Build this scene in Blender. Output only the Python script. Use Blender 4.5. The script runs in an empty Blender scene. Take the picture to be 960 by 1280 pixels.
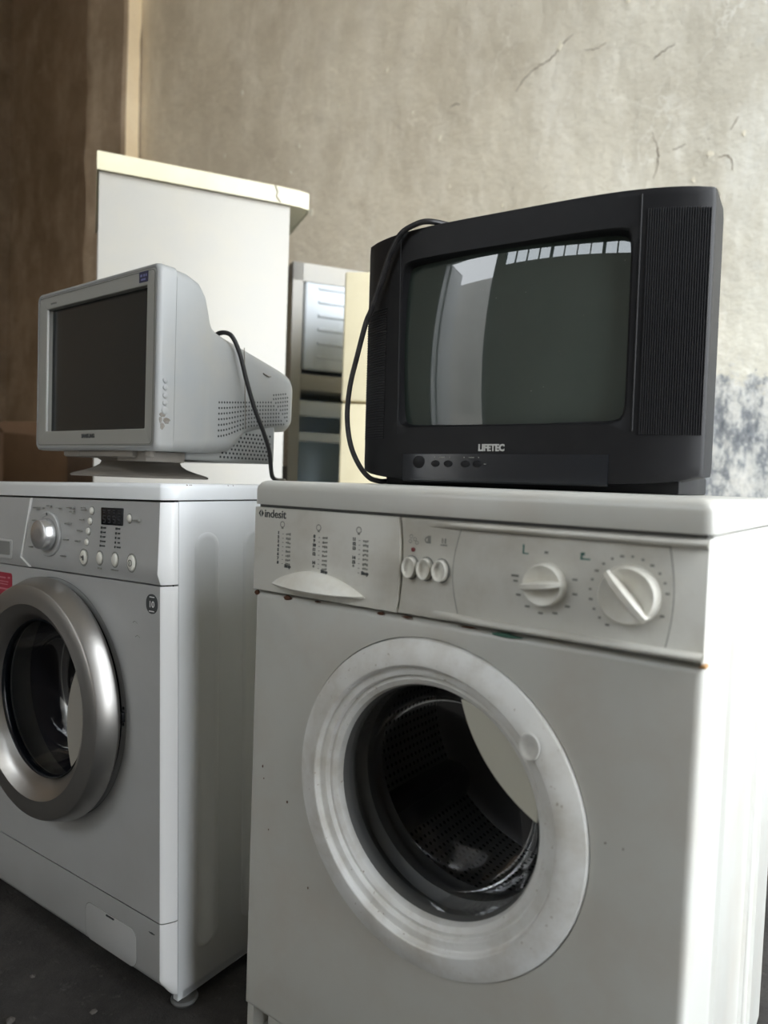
import bpy, bmesh, math, random
from mathutils import Matrix, Vector, Euler
PI = math.pi
random.seed(7)
S = bpy.context.scene
COL = S.collection

# ------------------------------------------------------------------ camera
cam_d = bpy.data.cameras.new('camera'); cam = bpy.data.objects.new('camera', cam_d); COL.objects.link(cam)
F_PX = 884.83
YAW, PITCH, ROLL = 0.6319, -0.0444, 0.0361
f = Vector((-math.sin(YAW)*math.cos(PITCH), math.cos(YAW)*math.cos(PITCH), math.sin(PITCH)))
r = Vector((math.cos(YAW), math.sin(YAW), 0)); u = r.cross(f)
r2 = math.cos(ROLL)*r + math.sin(ROLL)*u; u2 = -math.sin(ROLL)*r + math.cos(ROLL)*u
cam.matrix_world = Matrix(((r2.x, u2.x, -f.x, 0.7341), (r2.y, u2.y, -f.y, -0.6977), (r2.z, u2.z, -f.z, 0.8555), (0, 0, 0, 1)))
cam_d.sensor_fit = 'VERTICAL'; cam_d.sensor_height = 32.0; cam_d.lens = 32.0*F_PX/1280
cam_d.clip_start = 0.02; cam_d.clip_end = 200
cam_d.dof.use_dof = True; cam_d.dof.focus_distance = 1.13; cam_d.dof.aperture_fstop = 3.0
S.camera = cam

# ------------------------------------------------------------------ sky and exposure
w = bpy.data.worlds.new('sky'); S.world = w; w.use_nodes = True
bg = w.node_tree.nodes['Background']; bg.inputs[0].default_value = (0.91, 0.955, 1.0, 1); bg.inputs[1].default_value = 5.0
S.view_settings.view_transform = 'Standard'; S.view_settings.look = 'None'
S.view_settings.exposure = 1.0; S.view_settings.gamma = 1.0; S.view_settings.use_curve_mapping = False
S.cycles.max_bounces = 10; S.cycles.diffuse_bounces = 6; S.cycles.transparent_max_bounces = 12
S.cycles.use_denoising = True
S.cycles.caustics_reflective = False; S.cycles.caustics_refractive = False

def portal(name, loc, rot, sx, sy):
    d = bpy.data.lights.new(name, 'AREA'); d.shape = 'RECTANGLE'; d.size = sx; d.size_y = sy
    d.cycles.is_portal = True
    o = bpy.data.objects.new(name, d); o.location = loc; o.rotation_euler = rot; COL.objects.link(o)
    return o
XR = 2.8                       # wall with the wide open gateway
GY0, GY1, GZ = -0.60, 2.39, 4.9  # gateway
YB = 2.4                       # back wall
YF = -4.4                      # wall behind the camera
XL = -7.6                      # far left wall
ZC = 6.8
portal('gateway_portal', (XR+0.12, (GY0+GY1)/2, GZ/2), (0, PI/2, 0), GZ, GY1-GY0)

# ------------------------------------------------------------------ materials
def new_mat(name):
    m = bpy.data.materials.new(name); m.use_nodes = True
    nt = m.node_tree; b = nt.nodes['Principled BSDF']
    return m, nt, b
def coords(nt, scale=(1, 1, 1)):
    tc = nt.nodes.new('ShaderNodeTexCoord'); mp = nt.nodes.new('ShaderNodeMapping')
    mp.inputs['Scale'].default_value = scale
    nt.links.new(tc.outputs['Object'], mp.inputs['Vector']); return mp.outputs[0]
def noise(nt, vec, scale, detail=6, rough=0.6):
    n = nt.nodes.new('ShaderNodeTexNoise'); n.inputs['Scale'].default_value = scale
    n.inputs['Detail'].default_value = detail; n.inputs['Roughness'].default_value = rough
    nt.links.new(vec, n.inputs['Vector']); return n.outputs['Fac']
def ramp(nt, fac, stops):
    n = nt.nodes.new('ShaderNodeValToRGB'); cr = n.color_ramp
    while len(cr.elements) < len(stops): cr.elements.new(0.5)
    for e, (p, c) in zip(cr.elements, stops):
        e.position = p; e.color = tuple(c)+(1,) if len(c) == 3 else c
    nt.links.new(fac, n.inputs[0]); return n.outputs[0]
def mix(nt, fac, a, b, mode='MIX'):
    n = nt.nodes.new('ShaderNodeMix'); n.data_type = 'RGBA'; n.blend_type = mode
    for sock, v in ((n.inputs['Factor'], fac), (n.inputs['A'], a), (n.inputs['B'], b)):
        pass
    def put(s, v):
        if isinstance(v, (int, float)): s.default_value = v
        elif isinstance(v, tuple): s.default_value = v if len(v) == 4 else v+(1,)
        else: nt.links.new(v, s)
    put(n.inputs[0], fac); put(n.inputs[6], a); put(n.inputs[7], b)
    return n.outputs[2]
def mth(nt, op, a, b=None, c=None, clamp=False):
    n = nt.nodes.new('ShaderNodeMath'); n.operation = op; n.use_clamp = clamp
    for s, v in zip(n.inputs, (a, b, c)):
        if v is None: continue
        if isinstance(v, (int, float)): s.default_value = v
        else: nt.links.new(v, s)
    return n.outputs[0]
def bump(nt, b, h, dist, strength=1.0):
    n = nt.nodes.new('ShaderNodeBump'); n.inputs['Distance'].default_value = dist; n.inputs['Strength'].default_value = strength
    nt.links.new(h, n.inputs['Height']); nt.links.new(n.outputs[0], b.inputs['Normal'])
def simple(name, col, rough=0.5, metal=0.0, dirt=None, damt=0.35, dscale=14, spec=0.5, bmp=0, speck=None):
    m, nt, b = new_mat(name)
    b.inputs['Roughness'].default_value = rough; b.inputs['Metallic'].default_value = metal
    b.inputs['Specular IOR Level'].default_value = spec
    v = coords(nt)
    c = col
    if dirt:
        n1 = noise(nt, v, dscale, 8, 0.65)
        fac = ramp(nt, n1, [(0.45, (0, 0, 0)), (0.85, (damt,)*3)])
        c = mix(nt, fac, col, dirt)
        n2 = noise(nt, v, dscale*0.25, 3)
        c = mix(nt, ramp(nt, n2, [(0.35, (0, 0, 0)), (0.8, (damt*0.6,)*3)]), c, dirt)
    if speck:
        n3 = noise(nt, v, 160, 2, 0.5)
        c = mix(nt, ramp(nt, n3, [(0.71, (0, 0, 0)), (0.76, (0.7,)*3)]), c, speck)
    if isinstance(c, tuple): b.inputs['Base Color'].default_value = c+(1,)
    else: nt.links.new(c, b.inputs['Base Color'])
    if bmp:
        bump(nt, b, noise(nt, v, 180, 3), bmp)
    return m
def lin(r_, g_, b_):
    def c(x):
        x /= 255.0
        return x/12.92 if x <= 0.04045 else ((x+0.055)/1.055)**2.4
    return (c(r_), c(g_), c(b_))

M = {}
M['enamel'] = simple('worn_white_enamel', (0.545, 0.55, 0.515), 0.28, dirt=(0.42, 0.33, 0.25), damt=0.34, dscale=9)
M['fascia'] = simple('grimy_white_plastic', (0.63, 0.625, 0.58), 0.42, dirt=(0.32, 0.27, 0.18), damt=0.60, dscale=9)
M['knob'] = simple('white_knob_plastic', (0.74, 0.73, 0.67), 0.35, dirt=(0.42, 0.36, 0.25), damt=0.35, dscale=40)
M['ring'] = simple('white_door_plastic', (0.80, 0.81, 0.80), 0.36, dirt=(0.36, 0.31, 0.22), damt=0.65, dscale=18, speck=(0.25, 0.2, 0.14))
M['cream_reflection'] = simple('cream_reflection_tone', (0.56, 0.55, 0.47), 0.5, dirt=(0.6, 0.57, 0.45), damt=0.2)
M['lgwhite'] = simple('white_machine_paint', (0.72, 0.74, 0.75), 0.28, dirt=(0.52, 0.50, 0.45), damt=0.16, dscale=6)
M['corner_lit'] = simple('lit_corner_white', (0.88, 0.885, 0.88), 0.22)  # whiter than the machine paint: light on the corner put into its colour
M['silver_paint'] = simple('silver_grey_paint', (0.455, 0.46, 0.455), 0.36, metal=0.1, dirt=(0.30, 0.29, 0.27), damt=0.25, dscale=8)
M['chrome_ring'] = simple('brushed_silver_ring', (0.40, 0.39, 0.375), 0.34, metal=0.95, dirt=(0.30, 0.28, 0.24), damt=0.3, dscale=8)
M['knob_silver'] = simple('silver_dial', (0.62, 0.62, 0.62), 0.25, metal=0.8)
M['edge_light'] = simple('white_edge_light', (0.86, 0.86, 0.84), 0.4)  # white that paints light onto edges facing the gateway
M['rubber'] = simple('dark_rubber', (0.105, 0.108, 0.108), 0.5, dirt=(0.17, 0.16, 0.14), damt=0.4, dscale=20)
M['blackp'] = simple('black_plastic', (0.004, 0.004, 0.005), 0.5, dirt=(0.02, 0.02, 0.02), damt=0.2, dscale=30, spec=0.24)
M['grille'] = simple('black_grille_plastic', (0.012, 0.012, 0.014), 0.5, spec=0.35)
M['blackgloss'] = simple('black_gloss_plastic', (0.006, 0.008, 0.012), 0.18)
M['black'] = simple('black_cable_rubber', (0.012, 0.012, 0.013), 0.4)
M['cablegrey'] = simple('dusty_black_cable', (0.007, 0.007, 0.008), 0.38, dirt=(0.30, 0.28, 0.26), damt=0.10, dscale=70, spec=0.35)
M['print'] = simple('dark_print', (0.05, 0.055, 0.055), 0.6)
M['print_grey'] = simple('faded_grey_print', (0.22, 0.22, 0.20), 0.6)
M['print_green'] = simple('faded_green_print', (0.10, 0.22, 0.19), 0.6)
M['print_white'] = simple('white_print', (0.75, 0.75, 0.74), 0.5)
M['logo_grey'] = simple('grey_badge_metal', (0.42, 0.42, 0.41), 0.35, metal=0.4)
M['red'] = simple('red_indicator', (0.16, 0.008, 0.012), 0.35)
M['redst'] = simple('red_sticker_paper', (0.34, 0.022, 0.045), 0.5)
M['rust'] = simple('rust', (0.10, 0.040, 0.018), 0.9, dirt=(0.03, 0.02, 0.015), damt=0.7, dscale=90)
M['verdigris'] = simple('green_stain', (0.06, 0.15, 0.11), 0.8)
M['crtgrey'] = simple('grey_monitor_plastic', (0.262, 0.272, 0.272), 0.45, dirt=(0.40, 0.34, 0.25), damt=0.22, dscale=12)
M['crtbezel'] = simple('silver_monitor_bezel', (0.31, 0.31, 0.285), 0.42, metal=0.1, dirt=(0.28, 0.26, 0.22), damt=0.2)
M['crtdark'] = simple('grey_swivel_plastic', (0.21, 0.19, 0.165), 0.55, dirt=(0.18, 0.15, 0.11), damt=0.5)
M['grime'] = simple('brown_grime', (0.22, 0.17, 0.11), 0.8)
M['hole'] = simple('dark_vent', (0.02, 0.022, 0.025), 0.8)
M['sticker'] = simple('dark_blue_sticker', (0.022, 0.024, 0.065), 0.4)
M['fridgew'] = simple('old_white_fridge_paint', (0.45, 0.435, 0.40), 0.45, dirt=(0.58, 0.52, 0.38), damt=0.28, dscale=7, speck=(0.35, 0.26, 0.15))
M['yellowed'] = simple('yellowed_trim', (0.72, 0.66, 0.46), 0.5, dirt=(0.78, 0.76, 0.66), damt=0.8, dscale=3)
M['cream'] = simple('cream_fridge_paint', (0.80, 0.72, 0.50), 0.5, dirt=(0.55, 0.45, 0.26), damt=0.3, dscale=10, speck=(0.35, 0.25, 0.13))
M['freezer'] = simple('blue_white_liner', (0.72, 0.77, 0.82), 0.4)
M['liner'] = simple('blue_grey_liner', (0.52, 0.62, 0.70), 0.45)
M['card'] = simple('cardboard', (0.15, 0.085, 0.045), 0.85, dirt=(0.08, 0.045, 0.025), damt=0.6, dscale=9)
M['tape'] = simple('brown_tape', (0.17, 0.11, 0.06), 0.35)
M['woodd'] = simple('dark_wood', (0.10, 0.062, 0.036), 0.8, dirt=(0.05, 0.03, 0.02), damt=0.6, dscale=12)
M['steel'] = simple('dull_steel', (0.30, 0.30, 0.29), 0.4, metal=0.9)
M['stone'] = simple('rubble', (0.10, 0.09, 0.08), 0.9, dirt=(0.05, 0.045, 0.04), damt=0.6, dscale=40)
M['crack'] = simple('crack_dirt', (0.16, 0.13, 0.10), 0.95, dirt=(0.45, 0.40, 0.32), damt=0.9, dscale=30)
M['chipw'] = simple('exposed_lime_chip', (0.78, 0.73, 0.60), 0.9)
M['steeldoor'] = simple('light_grey_door_paint', (0.72, 0.73, 0.74), 0.5)
M['winframe'] = simple('window_frame_paint', (0.10, 0.11, 0.12), 0.5)

def glass(name, tint=(1, 1, 1), rough=0.03, boost=1.0):
    m = bpy.data.materials.new(name); m.use_nodes = True; nt = m.node_tree; nt.nodes.clear()
    o = nt.nodes.new('ShaderNodeOutputMaterial'); mx = nt.nodes.new('ShaderNodeMixShader')
    t = nt.nodes.new('ShaderNodeBsdfTransparent'); t.inputs[0].default_value = tint+(1,)
    g = nt.nodes.new('ShaderNodeBsdfGlossy'); g.inputs['Roughness'].default_value = rough
    fr = nt.nodes.new('ShaderNodeFresnel'); fr.inputs[0].default_value = 1.45
    nt.links.new(mth(nt, 'MULTIPLY', fr.outputs[0], boost, clamp=True), mx.inputs[0]); nt.links.new(t.outputs[0], mx.inputs[1]); nt.links.new(g.outputs[0], mx.inputs[2])
    nt.links.new(mx.outputs[0], o.inputs[0]); return m
M['glass'] = glass('door_glass', (0.93, 0.94, 0.95), 0.03, 0.3)
M['pane'] = glass('window_pane', (0.95, 0.97, 0.98))
def screen_mat(name, col, rough):
    m, nt, b = new_mat(name); b.inputs['Base Color'].default_value = col+(1,); b.inputs['Roughness'].default_value = rough
    b.inputs['Specular IOR Level'].default_value = 0.6
    v = coords(nt)
    c = mix(nt, ramp(nt, noise(nt, v, 9, 7), [(0.45, (0, 0, 0)), (0.9, (0.22,)*3)]), col, tuple(x*1.8 for x in col))
    c = mix(nt, ramp(nt, noise(nt, v, 210, 1), [(0.80, (0, 0, 0)), (0.82, (0.4,)*3)]), c, (0.3, 0.3, 0.28))
    nt.links.new(c, b.inputs['Base Color'])
    return m
M['tvscreen'] = screen_mat('dusty_tube_glass', (0.034, 0.045, 0.039), 0.008)
M['crtscreen'] = screen_mat('dusty_flat_tube_glass', (0.018, 0.021, 0.022), 0.22)
def drum_mat():
    m, nt, b = new_mat('perforated_drum_steel')
    b.inputs['Metallic'].default_value = 0.8; b.inputs['Roughness'].default_value = 0.35
    uv = nt.nodes.new('ShaderNodeUVMap')
    sx = nt.nodes.new('ShaderNodeSeparateXYZ'); nt.links.new(uv.outputs[0], sx.inputs[0])
    def cell(src, k):
        a = mth(nt, 'MULTIPLY', src, k); a = mth(nt, 'FRACT', a); a = mth(nt, 'SUBTRACT', a, 0.5); return mth(nt, 'MULTIPLY', a, a)
    d = mth(nt, 'ADD', cell(sx.outputs[0], 110), cell(sx.outputs[1], 24))
    hole = ramp(nt, d, [(0.045, (1, 1, 1)), (0.06, (0, 0, 0))])
    nt.links.new(mix(nt, hole, (0.34, 0.335, 0.33), (0.01, 0.01, 0.01)), b.inputs['Base Color'])
    return m
M['drum'] = drum_mat()
M['drumend'] = simple('drum_end_steel', (0.07, 0.07, 0.072), 0.4, metal=0.7)
M['navy'] = simple('dark_navy_drum', (0.012, 0.012, 0.022), 0.35, metal=0.3)

def plaster(name, base, dark, light, patch=False):
    m, nt, b = new_mat(name); v = coords(nt)
    b.inputs['Roughness'].default_value = 0.92; b.inputs['Specular IOR Level'].default_value = 0.2
    c = mix(nt, ramp(nt, noise(nt, v, 1.1, 9, 0.64), [(0.36, (0, 0, 0)), (0.62, (1, 1, 1))]), dark, base)
    vs = coords(nt, (1.8, 1, 0.7))
    c = mix(nt, ramp(nt, noise(nt, vs, 2.2, 10, 0.70), [(0.48, (0, 0, 0)), (0.68, (0.6,)*3)]), c, light)
    c = mix(nt, ramp(nt, noise(nt, v, 7, 8, 0.72), [(0.54, (0, 0, 0)), (0.74, (0.55,)*3)]), c, dark)
    c = mix(nt, ramp(nt, noise(nt, v, 38, 5, 0.7), [(0.62, (0, 0, 0)), (0.72, (0.35,)*3)]), c, light)
    c = mix(nt, ramp(nt, noise(nt, v, 23, 4, 0.6), [(0.71, (0, 0, 0)), (0.75, (0.5,)*3)]), c, tuple(x*0.6 for x in dark))
    # hairline scratches
    n = nt.nodes.new('ShaderNodeTexVoronoi'); n.feature = 'DISTANCE_TO_EDGE'; n.inputs['Scale'].default_value = 1.7
    wv = nt.nodes.new('ShaderNodeVectorMath'); wv.operation = 'ADD'
    nn = nt.nodes.new('ShaderNodeTexNoise'); nn.inputs['Scale'].default_value = 2.4; nn.inputs['Detail'].default_value = 6
    nt.links.new(v, nn.inputs['Vector']); nt.links.new(v, wv.inputs[0]); nt.links.new(nn.outputs['Color'], wv.inputs[1])
    nt.links.new(wv.outputs[0], n.inputs['Vector'])
    line = ramp(nt, n.outputs[0], [(0.003, (1, 1, 1)), (0.010, (0, 0, 0))])
    gate = ramp(nt, noise(nt, v, 1.3, 2), [(0.47, (0, 0, 0)), (0.58, (0.45,)*3)])
    c = mix(nt, mix(nt, 1.0, line, gate, 'MULTIPLY'), c, light)
    h = noise(nt, v, 5.0, 9, 0.6)
    if patch:
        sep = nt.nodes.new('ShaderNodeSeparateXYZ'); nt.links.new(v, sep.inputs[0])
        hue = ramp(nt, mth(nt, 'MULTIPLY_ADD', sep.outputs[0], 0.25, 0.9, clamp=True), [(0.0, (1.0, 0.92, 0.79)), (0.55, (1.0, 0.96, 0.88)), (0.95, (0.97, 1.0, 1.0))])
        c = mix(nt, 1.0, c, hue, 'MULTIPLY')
        zz = mth(nt, 'SUBTRACT', 1.50, sep.outputs[2]); zz = mth(nt, 'MULTIPLY', zz, 1.9)
        xx = mth(nt, 'ADD', sep.outputs[0], 0.55); xx = mth(nt, 'MULTIPLY', xx, 1.3, clamp=True)
        nz = mth(nt, 'SUBTRACT', noise(nt, v, 5.5, 10, 0.78), 0.42); nz = mth(nt, 'MULTIPLY', nz, 2.6)
        msk = mth(nt, 'MULTIPLY', mth(nt, 'ADD', zz, nz, clamp=True), xx, clamp=True)
        pm = ramp(nt, msk, [(0.42, (0, 0, 0)), (0.56, (1, 1, 1))])
        pc = ramp(nt, noise(nt, coords(nt, (1.5, 1, 0.75)), 9.5, 10, 0.78), [(0.36, (0.14, 0.155, 0.175)), (0.46, (0.30, 0.315, 0.335)), (0.52, (0.60, 0.605, 0.59)), (0.64, (0.80, 0.79, 0.75))])
        c = mix(nt, pm, c, pc)
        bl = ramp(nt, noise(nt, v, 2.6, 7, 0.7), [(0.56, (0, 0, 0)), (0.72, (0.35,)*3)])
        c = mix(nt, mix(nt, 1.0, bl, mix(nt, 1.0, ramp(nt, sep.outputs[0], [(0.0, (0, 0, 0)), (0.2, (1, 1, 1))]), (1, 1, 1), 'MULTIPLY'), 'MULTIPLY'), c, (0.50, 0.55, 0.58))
    nt.links.new(c, b.inputs['Base Color'])
    bump(nt, b, h, 0.022, 0.8)
    return m
M['wall'] = plaster('aged_plaster', (0.79, 0.745, 0.655), (0.62, 0.57, 0.485), (0.89, 0.86, 0.80), True)
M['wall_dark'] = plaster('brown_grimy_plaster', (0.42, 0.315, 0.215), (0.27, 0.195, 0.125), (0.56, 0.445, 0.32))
M['wall_gen'] = plaster('pale_plaster', (0.66, 0.62, 0.56), (0.54, 0.50, 0.44), (0.74, 0.71, 0.66))
M['pilside_lit'] = plaster('daylit_plaster', (0.90, 0.74, 0.50), (0.80, 0.64, 0.42), (0.93, 0.80, 0.58))  # daylight on the pilaster's side, put into a brighter plaster colour
def floor_mat():
    m, nt, b = new_mat('dirty_concrete_floor'); v = coords(nt)
    b.inputs['Roughness'].default_value = 0.85
    c = mix(nt, ramp(nt, noise(nt, v, 6, 9, 0.7), [(0.35, (0, 0, 0)), (0.7, (1, 1, 1))]), (0.016, 0.0145, 0.013), (0.055, 0.050, 0.045))
    c = mix(nt, ramp(nt, noise(nt, v, 34, 8, 0.75), [(0.58, (0, 0, 0)), (0.72, (0.6,)*3)]), c, (0.15, 0.14, 0.125))
    nt.links.new(c, b.inputs['Base Color'])
    bump(nt, b, noise(nt, v, 22, 9, 0.7), 0.02, 0.9); return m
M['wall_back_yard'] = plaster('yard_wall_plaster', (0.55, 0.54, 0.52), (0.45, 0.44, 0.42), (0.62, 0.61, 0.59))
M['floor'] = floor_mat()
M['yard'] = simple('pale_yard_concrete', (0.42, 0.40, 0.37), 0.9, dirt=(0.3, 0.28, 0.25), damt=0.5, dscale=2)

# ------------------------------------------------------------------ mesh helpers
def done(bm, name, mat, parent=None, ang=32, label=None, kind=None):
    bmesh.ops.remove_doubles(bm, verts=bm.verts, dist=1e-6)
    bmesh.ops.recalc_face_normals(bm, faces=bm.faces)
    a = math.radians(ang)
    for e in bm.edges:
        if len(e.link_faces) == 2:
            try: e.smooth = e.calc_face_angle() < a
            except ValueError: e.smooth = True
    for fc in bm.faces: fc.smooth = True
    me = bpy.data.meshes.new(name); bm.to_mesh(me); bm.free()
    return link(me, name, mat, parent, label, kind)
def link(me, name, mat, parent=None, label=None, kind=None):
    o = bpy.data.objects.new(name, me); COL.objects.link(o)
    if isinstance(mat, str): mat = M[mat]
    if not me.materials: me.materials.append(mat)
    if parent: o.parent = parent
    if label: o['label'] = label
    if kind: o['kind'] = kind
    return o
def thing(name, label, cat, loc=(0, 0, 0), rot=(0, 0, 0), group=None):
    o = bpy.data.objects.new(name, None); COL.objects.link(o); o.empty_display_size = 0.1
    o.location = loc; o.rotation_euler = rot; o['label'] = label; o['category'] = cat
    if group: o['group'] = group
    return o
def tag(o, label, cat, group=None):
    o['label'] = label; o['category'] = cat
    if group: o['group'] = group
    return o
NB = bmesh.new
def box(bm, x0, x1, y0, y1, z0, z1, b=0.0, seg=2, mtx=None):
    m = Matrix.Translation(((x0+x1)/2, (y0+y1)/2, (z0+z1)/2)) @ Matrix.Diagonal((abs(x1-x0), abs(y1-y0), abs(z1-z0), 1))
    vs = bmesh.ops.create_cube(bm, size=1, matrix=m)['verts']
    geo = vs
    if b > 0:
        es = list({e for v in vs for e in v.link_edges})
        res = bmesh.ops.bevel(bm, geom=es, offset=b, segments=seg, profile=0.5, affect='EDGES')
        geo = list({v for v in res['verts']} | {v for v in vs if v.is_valid})
    if mtx is not None: bmesh.ops.transform(bm, matrix=mtx, verts=geo)
    return geo
def loft(bm, rings, cap0=False, cap1=False, closed=True):
    R = [[bm.verts.new(p) for p in rg] for rg in rings]
    n = len(R[0])
    for a, b in zip(R, R[1:]):
        for i in range(n if closed else n-1):
            j = (i+1) % n
            try: bm.faces.new((a[i], a[j], b[j], b[i]))
            except ValueError: pass
    if cap0: bm.faces.new(R[0])
    if cap1: bm.faces.new(list(reversed(R[-1])))
    return R
def lathe(bm, prof, cx=0, cz=0, seg=64, sx=1.0, sz=1.0, uv=False):
    """profile (radius, y) turned about the y axis through (cx, cz)"""
    rings = []
    for (rr, y) in prof:
        rings.append([(cx+sx*max(rr, 1e-5)*math.cos(2*PI*i/seg), y, cz+sz*max(rr, 1e-5)*math.sin(2*PI*i/seg)) for i in range(seg)])
    R = loft(bm, rings)
    if uv:
        ul = bm.loops.layers.uv.new('UVMap')
        idx = {}
        for k, rg in enumerate(R):
            for i, v in enumerate(rg): idx[v] = (i, k)
        for fc in bm.faces:
            ii = [idx[l.vert][0] for l in fc.loops if l.vert in idx]
            wrap = ii and max(ii)-min(ii) > seg/2
            for l in fc.loops:
                i, k = idx[l.vert]
                if wrap and i == 0: i = seg
                l[ul].uv = (i/seg, prof[k][1]/0.28)
    return R
def lathez(bm, prof, cx=0, cy=0, seg=48):
    rings = [[(cx+max(rr, 1e-5)*math.cos(2*PI*i/seg), cy+max(rr, 1e-5)*math.sin(2*PI*i/seg), z) for i in range(seg)] for (rr, z) in prof]
    return loft(bm, rings)
def prism(bm, outline, y0, y1, b=0.0):
    """outline in x,z pushed from y0 (front) to y1; front edge bevelled"""
    n = len(outline)
    cx = sum(p[0] for p in outline)/n; cz = sum(p[1] for p in outline)/n
    def inset(d):
        out = []
        for i in range(n):
            p0, p1, p2 = Vector(outline[i-1]), Vector(outline[i]), Vector(outline[(i+1) % n])
            t = (p2-p0)
            if t.length < 1e-9: out.append(tuple(p1)); continue
            t.normalize(); nn = Vector((t.y, -t.x))
            if nn.dot(Vector((cx, cz))-p1) < 0: nn = -nn
            out.append(tuple(p1+nn*d))
        return out
    rings = []
    if b > 0:
        for k in range(4):
            a = k/3*PI/2
            o = inset(b*(1-math.sin(a)))
            rings.append([(p[0], y0+b*(1-math.cos(a)), p[1]) for p in o])
    else: rings.append([(p[0], y0, p[1]) for p in outline])
    rings.append([(p[0], y1, p[1]) for p in outline])
    loft(bm, rings, True, True)
def prismz(bm, outline, z0, z1, bt=0.0, bb=0.0):
    n = len(outline); cx = sum(p[0] for p in outline)/n; cy = sum(p[1] for p in outline)/n
    xs = [p[0] for p in outline]; ys = [p[1] for p in outline]
    mx, my = (min(xs)+max(xs))/2, (min(ys)+max(ys))/2; hx, hy = (max(xs)-min(xs))/2, (max(ys)-min(ys))/2
    def inset(d): return [(mx+(x-mx)*(hx-d)/hx, my+(y-my)*(hy-d)/hy) for x, y in outline]
    rings = []
    if bb:
        for k in range(3):
            a = k/3*PI/2; rings.append([(x, y, z0+bb*(1-math.sin(a))) for x, y in inset(bb*(1-math.sin(a)))][:])
    rings.append([(x, y, z0+(bb if bb else 0)) for x, y in outline])
    rings.append([(x, y, z1-bt) for x, y in outline])
    if bt:
        for k in range(1, 5):
            a = k/4*PI/2; rings.append([(x, y, z1-bt*(1-math.sin(a))) for x, y in inset(bt*(1-math.cos(a)))])
    loft(bm, rings, True, True)
def rrect(x0, x1, z0, z1, rad, n=5):
    out = []
    for (cx, cz, a0) in ((x1-rad, z1-rad, 0), (x0+rad, z1-rad, PI/2), (x0+rad, z0+rad, PI), (x1-rad, z0+rad, 3*PI/2)):
        for k in range(n+1):
            a = a0+k/n*PI/2; out.append((cx+rad*math.cos(a), cz+rad*math.sin(a)))
    return out
def ellipse(cx, cz, rx, rz, n=32): return [(cx+rx*math.cos(2*PI*i/n), cz+rz*math.sin(2*PI*i/n)) for i in range(n)]
def smooth_path(pts, k=6):
    P = [Vector(p) for p in pts]; out = []
    for i in range(len(P)-1):
        p0 = P[max(i-1, 0)]; p1 = P[i]; p2 = P[i+1]; p3 = P[min(i+2, len(P)-1)]
        for s in range(k):
            t = s/k
            out.append(0.5*((2*p1)+(-p0+p2)*t+(2*p0-5*p1+4*p2-p3)*t*t+(-p0+3*p1-3*p2+p3)*t**3))
    out.append(P[-1]); return out
def tube(bm, pts, rad, seg=10, cap=True):
    P = [Vector(p) for p in pts]; rings = []; nrm = None
    for i, p in enumerate(P):
        t = (P[min(i+1, len(P)-1)]-P[max(i-1, 0)]).normalized()
        if nrm is None:
            nrm = t.orthogonal().normalized()
        nrm = (nrm-t*nrm.dot(t)).normalized(); bn = t.cross(nrm)
        rings.append([p+rad*(math.cos(2*PI*k/seg)*nrm+math.sin(2*PI*k/seg)*bn) for k in range(seg)])
    loft(bm, rings, cap, cap)
def holeplate(bm, x0, x1, z0, z1, cx, cz, rad, y, back, seg=96, edge=0.0):
    """flat plate facing -y with a round hole; its rim and outer edges turn back"""
    ang = sorted(set([2*PI*i/seg for i in range(seg)]+[math.atan2(b-cz, a-cx) % (2*PI) for a in (x0, x1) for b in (z0, z1)]))
    def rect(a, g):
        X0, X1, Z0, Z1 = x0+g, x1-g, z0+g, z1-g
        c, s = math.cos(a), math.sin(a); t = 1e9
        if c > 1e-9: t = min(t, (x1-cx)/c)
        if c < -1e-9: t = min(t, (x0-cx)/c)
        if s > 1e-9: t = min(t, (z1-cz)/s)
        if s < -1e-9: t = min(t, (z0-cz)/s)
        X, Z = cx+c*t, cz+s*t
        return (min(max(X, X0), X1), min(max(Z, Z0), Z1))
    rings = [[(cx+rad*math.cos(a), back, cz+rad*math.sin(a)) for a in ang], [(cx+rad*math.cos(a), y, cz+rad*math.sin(a)) for a in ang]]
    if edge:
        for k in range(5):
            t = k/4*PI/2
            rings.append([(p[0], y+edge*(1-math.cos(t)), p[1]) for p in (rect(a, edge*(1-math.sin(t))) for a in ang)])
    else: rings.append([(p[0], y, p[1]) for p in (rect(a, 0) for a in ang)])
    rings.append([(p[0], back, p[1]) for p in (rect(a, 0) for a in ang)])
    loft(bm, rings)
def text(name, s, size, mat, parent, x, y, z, align='CENTER', ext=0.0003, roll=0.0, sx=1.0, mtx=None, shear=0.0, bold=0.0):
    cu = bpy.data.curves.new(name, 'FONT'); cu.body = s; cu.size = size; cu.extrude = ext; cu.align_x = align; cu.align_y = 'CENTER'
    cu.shear = shear; cu.offset = bold; cu.resolution_u = 3
    t = bpy.data.objects.new(name+'_tmp', cu)
    me = bpy.data.meshes.new_from_object(t); bpy.data.objects.remove(t); bpy.data.curves.remove(cu)
    me.name = name; me.materials.clear()
    m = Matrix.Translation((x, y, z)) @ Matrix.Rotation(roll, 4, 'Y') @ Matrix.Rotation(PI/2, 4, 'X') @ Matrix.Diagonal((sx, 1, 1, 1))
    if mtx is not None: m = mtx @ m
    me.transform(m)
    return link(me, name, mat, parent)
def bars(bm, items, y, t=0.0004):
    for (x, z, w_, h_) in items: box(bm, x-w_/2, x+w_/2, y-t, y+t, z-h_/2, z+h_/2)
def struct(name, bm, mat, parent=None, ang=32):
    o = done(bm, name, mat, parent, ang)
    if parent is None: o['kind'] = 'structure'
    return o

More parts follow.
